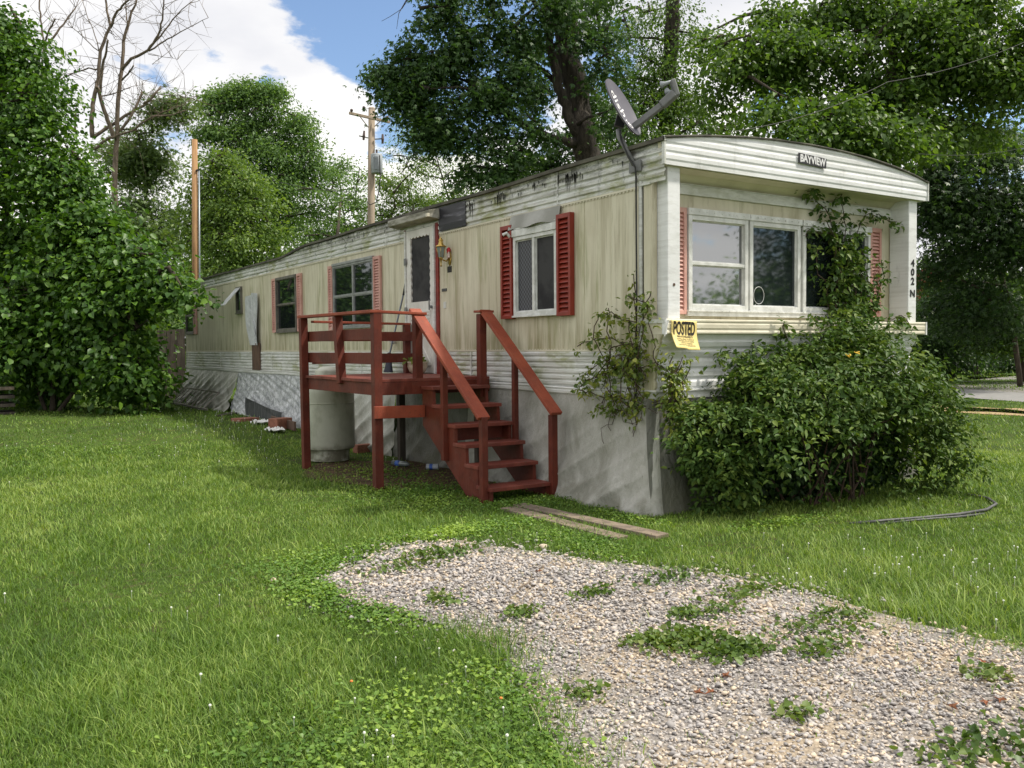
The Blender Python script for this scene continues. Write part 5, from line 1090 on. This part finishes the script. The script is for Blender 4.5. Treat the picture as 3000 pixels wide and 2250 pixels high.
bc = on_ground(2912, 1080); MB().box(bc[0]-.62, bc[0]+.62, bc[1]-.5, bc[1]+.5, .08, 1.32).build('bin_body', 'dumpster_paint', bn, bevel=.02); MB().prism([(-.72, 1.33), (.72, 1.33), (.72, 1.37), (0, 1.45), (-.72, 1.37)], lambda u, v, a: (bc[0]+u, bc[1]+a, v), -.55, .55).build('lid', 'lid_grey', bn)
for sx_ in (-.5, .5): MB().box(bc[0]+sx_-.08, bc[0]+sx_+.08, bc[1]-.45, bc[1]+.45, 0, .08).build('skid', 'dumpster_paint', bn)
# trees the windows mirror, out of frame on the right, and a distant wood all round
hb = thing('hedgerow_tree', 'tall dark tree across the lane, mirrored in the middle front window', 'tree', (18, -13, 0))
MB().tube([(18, -13, -.2), (18.2, -13, 4), (18, -13.2, 9)], [.35, .28, .1], 10).build('trunk', 'bark_dark', hb, smooth=True)
foliage('crown', [((19.3+dx, -13+dy, z_), (2.4, 2.4, 2.2), n_*2) for dx, dy, z_, n_ in ((0, 0, 3.2, 190), (1, -1, 6, 230), (-.6, 0, 8.5, 220), (.6, .4, 11, 150), (3.4, -1.5, 5, 200), (3.6, -1, 9, 170), (7, -3, 5, 190), (7, -2, 8.5, 150), (10, -3, 6, 190))], 'leaf_maple', hb, 114, ls=.17, per=12, spr=.4)
def wood(name, label, arcs, mat, seed):
    r = np.random.default_rng(seed); bs_ = []
    for (a0, a1, d0, d1, hmax, n_) in arcs:
        for _ in range(n_):
            a = math.radians(r.uniform(a0, a1)); d_ = r.uniform(d0, d1); h = hmax*r.uniform(.35, 1); R_ = r.uniform(1.6, 3.4)
            bs_.append(((CAM[0]+d_*math.sin(a), CAM[1]+d_*math.cos(a), h*r.uniform(.25, 1)), (R_, R_, R_), 26))
    o, _ = foliage(name, bs_, mat, None, seed, ls=.42, per=12, spr=.8, zmin=.05, shell=.4)
    tag(o, label, 'wood', kind='stuff')
wood('distant_wood', 'far green wood closing the view behind the trailer', [(-8, 40, 56, 78, 11, 300), (40, 72, 62, 80, 7.5, 110)], 'leaf_far', 130)
wood('wood_across_lane', 'low wood on the far side of the lane', [(95, 150, 45, 60, 6.5, 150)], 'leaf_far', 131)

# ================================================================ BUSH and vines
bu = thing('honeysuckle_bush', 'big sprawling honeysuckle bush against the front of the trailer', 'bush', (1.9, -.6, 0))
BC, BR = np.array([1.86, -.50, .62]), np.array([1.42, .98, .92])
def bclip(p_):
    q_ = (p_-BC)/BR
    under = (p_[:, 1] < -.35) & (p_[:, 2] < .72+.2*vnoise(p_[:, 0], p_[:, 1], 4, 8)-.35*np.clip(np.abs(p_[:, 0]-1.7)-.75, 0, 1)) & (p_[:, 0] > .75) & (p_[:, 0] < 3.0)
    ok = ~under | (rng.random(len(p_)) < .07)
    return (p_[:, 1] < -.20) & (p_[:, 2] > .02) & ok & ~((p_[:, 0] > .0) & (p_[:, 0] < .58+.12*vnoise(p_[:, 1]*3, p_[:, 2], 4, 8)) & (p_[:, 2] > 1.0))
bb = [(BC, BR, 2300), (BC, BR*.8, 1500), ((.95, -.55, .95), (.45, .5, .42), 380), ((2.0, -.62, 1.07), (.9, .75, .50), 800), ((2.55, -.6, .98), (.68, .65, .58), 560), ((.48, -.38, .72), (.32, .24, .42), 220), ((.55, -.50, .35), (.30, .32, .38), 170), ((2.95, -.7, .55), (.5, .6, .55), 500), ((2.7, -1.0, .3), (.65, .4, .35), 300), ((1.25, -.35, 1.36), (.5, .16, .18), 110), ((2.55, -.38, 1.55), (.36, .2, .26), 240), ((3.55, -.75, .40), (.28, .1, .1), 24), ((1.9, -.32, .45), (1.2, .12, .45), 700)]
foliage('foliage', bb, 'leaf_bush', bu, 140, ls=.058, per=9, spr=.055, kind='broad', droop=.25, shell=.16, upw=.8, wid=.52, clip=bclip)
m = MB(); foliage('inner_foliage', [((1.8, -.34, .42), (1.25, .14, .45), 2200), ((2.0, -.46, .40), (.9, .2, .38), 1000), ((2.9, -.36, .38), (.5, .12, .40), 1000)], 'leaf_shade', bu, 142, ls=.065, per=8, spr=.06, kind='broad', droop=.3, shell=.6, zmin=.01, clip=lambda p_: (p_[:, 1] < -.22) & (p_[:, 0] > .45))  # inner leaves take a darker green, shade of the hollow put into colour
r = np.random.default_rng(141)
for _ in range(34):
    a = r.uniform(0, 2*PI); p0 = BC+np.array([math.cos(a)*.5, math.sin(a)*.3-.05, -.62]); th = r.uniform(0, 2*PI); el_ = r.uniform(.0, 1.2)
    e_ = BC+BR*np.array([math.cos(th)*math.cos(el_), -abs(math.sin(th))*math.cos(el_), math.sin(el_)])*r.uniform(.75, 1.0); mid = (p0+e_)/2+np.array([0, 0, .25])+r.normal(0, .1, 3)
    if e_[1] > -.2: continue
    m.tube([p0, p0*.5+mid*.5+r.normal(0, .04, 3), mid, e_*.6+mid*.4+r.normal(0, .04, 3), e_], [.012, .009, .006, .004, .002], 5, cap=False)
m.build('stems', 'twig', bu)
m = MB()
for _ in range(6):
    th = r.uniform(.2, 2.6); el_ = r.uniform(.35, 1.25); e_ = BC+BR*np.array([math.cos(th)*math.cos(el_), -abs(math.sin(th))*math.cos(el_), math.sin(el_)])*1.04
    for q in range(4): m.tube([e_, e_+np.array([r.normal(0, .015), r.normal(0, .015)-.01, r.normal(0, .015)+.012])], [.003, .006], 5)
m.build('blossoms', 'flower_yellow', bu)
def vine(name, label, paths, seed, nspr, spr_r, ls, stem_r=.005, mat='leaf_vine', fol='foliage', clipf=None):
    r = np.random.default_rng(seed); o = thing(name, label, 'vine', tuple(paths[0][0])); m = MB(); bs_ = []
    for pth in paths:
        q = []
        for a, b in zip(pth[:-1], pth[1:]):
            a = np.array(a, float); b = np.array(b, float); n_ = max(2, int(np.linalg.norm(b-a)/.07))
            for t_ in np.linspace(0, 1, n_, endpoint=False): q.append(a*(1-t_)+b*t_+r.normal(0, .012, 3))
        q.append(np.array(pth[-1], float)); m.tube(q, stem_r, 5, cap=False)
        for c_ in q: bs_.append((c_, (spr_r, spr_r*.7, spr_r), nspr))
    foliage(fol, bs_, mat, o, seed, ls=ls, per=4, spr=.03, kind='broad', droop=.5, wid=.58, clip=clipf, shell=.6)
    m.build('stems', 'twig', o); return o
r = np.random.default_rng(150)
cp = []
for k in range(6):
    y0 = r.uniform(-.12, .25); z_ = .9; x_ = -.06; pth = [(x_-.03, y0, .86+r.uniform(-.05, .15))]; yy = y0
    for s_ in range(r.integers(3, 6)):
        z_ += r.uniform(.12, .24); yy += r.normal(.05, .10); pth.append((-.06-r.uniform(0, .10), yy, z_))
    cp.append(pth)
cp += [[(-.05, .0, .8), (-.055, .02, 1.0), (-.05, .0, 1.6), (-.05, .03, 2.15)], [(-.06, .05, 1.5), (-.08, .3, 1.58), (-.1, .62, 1.55), (-.12, .78, 1.5)], [(-.06, .1, 1.3), (-.1, .42, 1.36), (-.12, .7, 1.22)], [(-.06, .05, 1.05), (-.12, .35, 1.0), (-.13, .8, 1.08)], [(-.06, .1, .9), (-.12, .5, .93)],
       [(-.06, 0, 1.7), (-.1, .2, 1.78), (-.1, .42, 1.82)], [(-.05, -.05, 1.3), (-.06, -.26, 1.35), (.0, -.40, 1.25), (.12, -.42, 1.4)], [(-.03, -.2, 1.0), (.10, -.36, 1.1), (.2, -.36, 1.2), (.26, -.38, 1.38)], [(-.05, -.1, .95), (.05, -.36, 1.0), (.16, -.36, .98), (.33, -.38, .92)], [(-.02, -.2, 1.3), (.04, -.38, 1.18), (.10, -.40, 1.02)], [(-.05, -.05, 1.6), (-.06, -.15, 1.9), (-.05, -.2, 1.98)], [(-.06, .1, 1.95), (-.06, -.1, 1.9), (-.06, -.18, 1.86)]]
for k in range(8):
    x0, z_ = r.uniform(-.05, .16), r.uniform(.82, 1.0); pth = [(x0, -.37, z_)]
    for s_ in range(r.integers(2, 5)): x0 += r.normal(.02, .06); z_ += r.uniform(.06, .15); pth.append((x0, -.365-r.uniform(0, .06), z_))
    cp.append(pth)
for k in range(3):
    y0, z_ = r.uniform(-.3, -.05), r.uniform(1.2, 1.5); pth = [(-.04, y0, z_)]
    for s_ in range(3): y0 += r.normal(-.02, .05); z_ += r.uniform(.1, .2); pth.append((-.05-r.uniform(0, .06), y0, z_))
    cp.append(pth)
for k in range(4):
    y0, z_ = .05, r.uniform(1.0, 1.7); pth = [(-.06, y0, z_)]
    for s_ in range(r.integers(3, 6)): y0 += r.uniform(.08, .16); z_ += r.normal(-.02, .05); pth.append((-.08-r.uniform(0, .08), y0, z_))
    cp.append(pth)
vine('corner_vine', 'straggly vine climbing the cable at the near corner of the trailer', cp, 151, 2, .075, .050)
m = MB()
for _ in range(20):
    y0, z0 = r.uniform(-.1, .5), r.uniform(.85, 1.5); pth = [np.array([-.05, y0, z0])]
    for s_ in range(5): pth.append(pth[-1]+np.array([r.normal(-.004, .012), r.normal(0, .06), r.normal(-.03, .07)]))
    pth = [np.array([min(p_[0], -.035), p_[1], p_[2]]) for p_ in pth]; m.tube(pth, .0028, 4, cap=False)
tag(m.build('dry_tendrils', 'twig'), 'tangle of dry brown tendrils hanging below the corner vine', 'vine')
vp = []
for k in range(13):
    x0 = r.uniform(2.45, 3.2); pth = [(x0, -.33, 1.55)]; x_, z_ = x0, 1.75; top_ = r.uniform(2.1, 2.85)
    while z_ < top_: pth.append((x_, -.12-r.uniform(0, .12), z_)); z_ += r.uniform(.12, .22); x_ += r.normal((2.72-x_)*.18, .07)
    vp.append(pth)
vp += [[(2.7, -.15, 2.3), (2.62, -.13, 2.6), (2.5, -.12, 2.85), (2.35, -.12, 2.95), (2.2, -.15, 3.02), (2.05, -.2, 3.04)], [(2.7, -.15, 2.5), (2.75, -.14, 2.75), (2.62, -.16, 3.0), (2.6, -.2, 3.06)], [(2.6, -.13, 2.6), (2.45, -.13, 2.66), (2.2, -.12, 2.68), (2.14, -.12, 2.6)], [(2.8, -.15, 2.5), (2.95, -.15, 2.75), (3.1, -.17, 2.9), (3.35, -.18, 2.88), (3.55, -.2, 2.84)], [(2.9, -.2, 1.8), (3.2, -.22, 2.0), (3.3, -.2, 2.25), (3.28, -.2, 2.4)], [(3.1, -.3, 1.7), (3.4, -.36, 1.8), (3.55, -.36, 1.72)], [(2.5, -.15, 1.8), (2.42, -.13, 2.1), (2.3, -.12, 2.3), (2.32, -.12, 2.5)], [(2.2, -.35, 1.7), (2.1, -.36, 1.78), (1.95, -.34, 1.75)], [(1.6, -.37, 1.5), (1.5, -.36, 1.65), (1.52, -.36, 1.72)]]
vine('window_vine', 'leafy vine growing up over the right front window', vp, 152, 3, .085, .062, mat='leaf_bush')

# ================================================================ GRASS, CLOVER, GRAVEL STONES, WEEDS
r = np.random.default_rng(200)
def sector(n, r0, r1, pw_, half=.72):
    u = r.random(n); e = 2-pw_
    rad = (r0**e+u*(r1**e-r0**e))**(1/e) if abs(e) > 1e-6 else r0*(r1/r0)**u
    a = YAW+r.uniform(-half, half, n)
    return CAM[0]+rad*np.sin(a), CAM[1]+rad*np.cos(a), rad
def blocked(x, y):
    b_ = (x > -.02) & (x < WID) & (y > -.2) & (y < LEN+.2)
    return b_
def roadmask(x, y):
    q_ = np.stack([x-A0[0], y-A0[1]], 1); nv = np.array([-da[1], da[0]]); s_ = q_@nv; bn_ = (B0[:2]-A0[:2])@nv
    lo, hi = min(0, bn_), max(0, bn_); return (s_ > lo-.1) & (s_ < hi+.1) & (x > 10)
def grass(n, r0, r1, pw_):
    x, y, rad = sector(n, r0, r1, pw_)
    ing = in_gravel(x, y); ed_ = edge_dist(x, y)
    under = (x > -1.45) & (x < 0) & (y > 2.2) & (y < 5.6)
    keep = ~blocked(x, y) & ~roadmask(x, y) & (~ing | (r.random(n) < .006+.35*np.exp(-ed_/.10))) & (ing | (r.random(n) > .55*np.exp(-ed_/.12))) & (~under | (r.random(n) < .12))
    dirtish = (np.hypot((x+.95)/.9, (y-2.5)/.8) < 1) & (r.random(n) < .55); keep &= ~dirtish
    # thinner where clover grows
    pn = vnoise(x, y, .9, 10, 7)
    keep &= r.random(n) < np.clip(.95-.35*(pn > .75), .2, 1)
    x, y, rad, pn, ing = x[keep], y[keep], rad[keep], pn[keep], ing[keep]; n = len(x)
    hp_ = vnoise(x, y, 2.2, 10, 15); tuft = np.clip(vnoise(x, y, 6, 10, 21), 0, 2)
    h = (.036+.015*hp_+.024*tuft*r.random(n)+.016*r.random(n))*np.where(rad > 14, 1.15, 1)
    edge = np.zeros(n)
    for ex, ey_, er in ((-2.95, -2.05, .22), (-3.0, -2.45, .25), (-3.25, -3.3, .2), (-1.15, -2.6, .25), (-.95, -3.3, .3), (-1.3, -1.9, .2)): edge += np.exp(-((x-ex)**2+(y-ey_)**2)/er**2)
    h = np.clip(h*(1+.7*np.clip(edge, 0, 1)), .025, .2)
    h *= r.uniform(.5, 1.1, n)
    cs_ = r.random(n) < .012+.05*(vnoise(x, y, 1.3, 10, 12) > .6)
    h = np.where(cs_, h*1.45+.015, h)
    wd = np.maximum(.0034, rad*.00055)*r.uniform(.7, 1.3, n)*np.where(cs_, 1.6, 1)
    a = r.uniform(0, 2*PI, n)+1.2*vnoise(x, y, 1.6, 8, 3)*0; ld = np.stack([np.cos(a), np.sin(a), 0*a], 1); sdv = np.stack([-np.sin(a), np.cos(a), 0*a], 1)
    lean = (r.uniform(.1, 1.5, n)*h*np.where(cs_, 1.25, 1))[:, None]
    z = gz(x, y)-.004; b0_ = np.stack([x, y, z], 1); upv = np.array([0, 0, 1.])
    hh = h[:, None]; w2 = wd[:, None]/2
    V = np.stack([b0_-sdv*w2, b0_+sdv*w2, b0_+ld*lean*.35+upv*hh*.6+sdv*w2*.85, b0_+ld*lean*.35+upv*hh*.6-sdv*w2*.85, b0_+ld*lean+upv*hh*.95], 1).reshape(-1, 3)
    i = np.arange(n)[:, None]*5
    t_ = np.clip(.42+.16*pn+.13*vnoise(x, y, 5, 8, 2)+r.normal(0, .21, n)+.17*vnoise(x, y, .35, 6, 11)+.1*cs_, 0, 1)
    straw = r.random(n) < .012+.07*(vnoise(x, y, 1.9, 10, 27) > 1.0); t_[straw] = 1
    t_ = t_*np.where(cs_, 1, 1)
    return V, i+np.array([[0, 1, 2, 3]]), i+np.array([[3, 2, 4]]), t_
Vs, Qs, Ts, tt, o_ = [], [], [], [], 0
for args in ((210000, 2.4, 5, .6), (380000, 5, 14, 1.15), (260000, 14, 55, 1.3)):
    V, q4, t3, ti = grass(*args); Vs.append(V); Qs.append(q4+o_); Ts.append(t3+o_); tt.append(ti); o_ += len(V)
tcat = np.concatenate(tt)
gr = np_obj('grass', np.concatenate(Vs), [np.concatenate(Qs), np.concatenate(Ts)], 'grass_blade', None, [tcat, tcat]); tag(gr, 'shaggy green lawn grass', 'grass', kind='stuff')
# broad low clover and ground ivy leaves
def lowleaves(n, spots, ls, zr, mat, name, label, seed, upw=1.0, ongr=False):
    r2 = np.random.default_rng(seed); X = []; Y = []
    for (cx, cy_, rx, ry, w_) in spots:
        k = int(n*w_); X.append(cx+r2.normal(0, rx*.55, k)); Y.append(cy_+r2.normal(0, ry*.55, k))
    x = np.concatenate(X); y = np.concatenate(Y); k = ~blocked(x, y) & (ongr | ~in_gravel(x, y) | (r2.random(len(x)) < .35*np.exp(-edge_dist(x, y)/.06))); x, y = x[k], y[k]; n = len(x)
    pos = np.stack([x, y, gz(x, y)+r2.uniform(zr[0], zr[1], n)], 1)
    nr = norm(np.array([0, 0, upw])+.35*r2.normal(0, 1, (n, 3))); tn = r2.normal(0, 1, (n, 3)); tn = norm(tn-nr*(tn*nr).sum(1, keepdims=True)); ln_ = ls*r2.uniform(.6, 1.3, n)
    ti = np.clip(.5+.25*vnoise(x, y, 3, 8, 1)+r2.normal(0, .17, n), 0, 1)
    V, F, T = leaf_mesh(pos, nr, tn, ln_, ln_*.95, ti, 'broad', r2); o = np_obj(name, V, F, mat, None, T); tag(o, label, 'ground cover', kind='stuff'); return o
lowleaves(27000, [(-3.42, -.85, .26, .45, .07), (-3.15, -.25, .5, .4, .06), (-1.85, .1, .8, .22, .10), (-1.3, -.8, .25, .6, .06), (-3.2, -3.0, .22, .45, .10), (-3.55, -3.6, .5, .5, .16), (-4.0, -3.0, .6, .5, .10), (-3.3, -1.5, .25, .4, .04), (-1.2, 2.2, .6, .5, .07), (-.9, 3.6, .5, 1., .05), (-.6, .9, .5, .3, .04), (-.35, -.25, .15, .5, .02), (-4.2, 7.5, 1.2, 1.2, .05), (.5, -1.15, .5, .15, .03), (-1.4, 1.4, .5, .6, .05)], .021, (.010, .038), 'clover_leaf', 'clover', 'low clover and ground ivy leaves at the lawn edges', 201)
wd_spots = [(-2.24, -2.88, .15, .10, .16), (-2.15, -3.12, .13, .10, .13), (-2.38, -2.75, .1, .07, .04), (-2.1, -1.95, .10, .06, .03), (-2.66, -2.03, .09, .06, .03), (-2.35, -.5, .26, .14, .10), (-2.75, -.7, .25, .12, .05), (-3.05, -3.12, .07, .07, .02), (-2.25, -4.35, .2, .12, .05), (-2.0, -4.5, .2, .12, .04), (-1.5, -4.0, .08, .08, .03), (-1.55, -3.15, .22, .20, .06), (-1.77, -2.62, .14, .09, .04), (-1.85, -3.35, .12, .08, .03), (-2.5, -3.78, .08, .06, .02), (-1.42, -1.95, .22, .14, .06), (-1.35, -2.45, .2, .1, .05), (-1.95, -2.55, .08, .06, .02), (-1.25, -3.05, .12, .12, .03), (-2.9, -1.55, .1, .1, .03)]
lowleaves(3300, [(a, b, c*1.3, d*1.2, e) for a, b, c, d, e in wd_spots], .03, (.012, .05), 'weed_leaf', 'gravel_weeds', 'small green weeds growing through the gravel', 202, .5, True)
# flowers of clover
r2 = np.random.default_rng(203); m = MB()
pts = [(-3.9+r2.normal(0, .55), -3.2+r2.normal(0, .5)) for _ in range(34)]+[(-4.3+r2.normal(0, 1.2), -1.5+r2.normal(0, 1.5)) for _ in range(16)]+[(-1.0+r2.normal(0, 1.), 9+r2.normal(0, 1.8)) for _ in range(130)]+[(-2.5+r2.normal(0, 1.5), 7+r2.normal(0, 2.)) for _ in range(60)]+[(.1+r2.normal(0, .6), -3.1+r2.normal(0, .5)) for _ in range(45)]+[(-.4+r2.normal(0, .5), -2.3+r2.normal(0, .4)) for _ in range(20)]+[(1.5+r2.normal(0, 1.2), -3.2+r2.normal(0, .8)) for _ in range(30)]
for x, y in pts:
    if blocked(np.array(x), np.array(y)) or in_gravel(np.array([x]), np.array([y]))[0]: continue
    z = float(gz(x, y))+r2.uniform(.045, .075); s_ = r2.uniform(.004, .0075)
    m.lathe((x, y, z), [(s_*.4, -s_*.6), (s_, 0), (s_*.8, s_*.7), (s_*.2, s_*1.1)], 6); m.tube([(x, y, z-.06), (x, y, z-s_*.4)], .0012, 3, cap=False)
tag(m.build('clover_flowers', 'flower_white'), 'scattered white clover blossoms in the lawn', 'flowers', kind='stuff')
# gravel stones
r3 = np.random.default_rng(204)
t_ = (1+5**.5)/2
ico = norm(np.array([(-1,t_,0),(1,t_,0),(-1,-t_,0),(1,-t_,0),(0,-1,t_),(0,1,t_),(0,-1,-t_),(0,1,-t_),(t_,0,-1),(t_,0,1),(-t_,0,-1),(-t_,0,1)], float))
icf = np.array([(0,11,5),(0,5,1),(0,1,7),(0,7,10),(0,10,11),(1,5,9),(5,11,4),(11,10,2),(10,7,6),(7,1,8),(3,9,4),(3,4,2),(3,2,6),(3,6,8),(3,8,9),(4,9,5),(2,4,11),(6,2,10),(8,6,7),(9,8,1)])
n = 100000
x, y, rad = sector(n, 2.5, 8.5, 1.0, .62); k = in_gravel(x, y); ed_ = edge_dist(x, y)
k = (k & (r3.random(n) < 1-.6*np.exp(-ed_/.10))) | (~k & (ed_ < .4) & (r3.random(n) < .35*np.exp(-ed_/.10)))
# thin, sandy patches
k &= (vnoise(x, y, 1.7, 10, 30) < .8) | (r3.random(n) < .4)
x, y, rad = x[k], y[k], rad[k]; n = len(x)
sz = np.clip(r3.lognormal(0, .33, n)*.0079, .004, .019)*np.clip(rad/4.5, .95, 1.35)
shp = ico[None]*(1+r3.uniform(-.55, .5, (n, 12, 1))); shp = shp*(np.stack([r3.uniform(.8, 1.4, n), r3.uniform(.65, 1.0, n), r3.uniform(.4, .75, n)], 1)*sz[:, None])[:, None, :]
ang = r3.uniform(0, 2*PI, n); tl = r3.normal(0, .35, n)
ct, st2 = np.cos(tl)[:, None], np.sin(tl)[:, None]; a_, c_ = shp[:, :, 0]*ct-shp[:, :, 2]*st2, shp[:, :, 0]*st2+shp[:, :, 2]*ct
ca, sa = np.cos(ang)[:, None], np.sin(ang)[:, None]
V = np.stack([a_*ca-shp[:, :, 1]*sa+x[:, None], a_*sa+shp[:, :, 1]*ca+y[:, None], c_+(gz(x, y)+.004+r3.uniform(.0, .014, n))[:, None]], 2).reshape(-1, 3)
F = (np.arange(n)[:, None, None]*12+icf[None]).reshape(-1, 3)
tan_p = np.clip(vnoise(x, y, 1.4, 10, 30)-.35, 0, 1)
ti = np.clip(.46+r3.normal(0, .16, n)+.06*vnoise(x, y, 3, 8, 4), 0, 1); sel = r3.random(n) < .09+.6*tan_p; ti[sel] = .78+r3.normal(0, .02, sel.sum())
so = np_obj('gravel', V, [F], 'gravel_stone', None, [np.repeat(ti, 20)]); tag(so, 'loose pale grey and tan gravel stones', 'gravel', kind='stuff')
# dead leaves and a stick on the gravel
GL = 'dead leaves on the gravel'
for k, (x, y) in enumerate(((-2.69, -3.42), (-2.64, -3.44), (-1.79, -4.15), (-1.72, -4.17), (-1.95, -4.1), (-2.08, -1.35), (-2.45, -3.35), (-1.35, -3.9))):
    m = MB(); q = []
    for i, (a, l_) in enumerate(((0, .2), (.6, .9), (1.2, .4), (1.8, 1.), (2.4, .45), (3.1, 1.1), (3.7, .45), (4.4, 1.), (5., .4), (5.7, .85))): q.append((x+.032*l_*math.cos(a+k), y+.032*l_*math.sin(a+k), .03+.012*l_*math.sin(2*a+k)))
    m.add([(x, y, .022)]+q, [(0, i+1, (i+1) % 10+1) for i in range(10)]); tag(m.build('dead_leaf', 'dead_leaf'), 'small curled brown dead leaf lying on the gravel', 'leaf', GL)
tag(MB().tube([(-2.42, -1.62, .03), (-2.32, -1.58, .035), (-2.2, -1.45, .03), (-2.16, -1.38, .03)], [.005, .005, .004, .003], 6).build('dry_stick', 'board_weathered'), 'thin curved dry stick on the gravel', 'stick')
for k, (px, py, lb_) in enumerate(((1030, 2005, 'small orange petal in the lawn left of the tufts'), (1468, 2055, 'small orange petal by the clover at the gravel edge'))):
    q = on_ground(px, py, .06); m = MB().lathe((q[0], q[1], .07), [(.002, 0), (.007, .003), (.006, .007), (.002, .009)], 7); tag(m.build('orange_petal', 'flower_orange'), lb_, 'petal', 'orange petals in the grass')
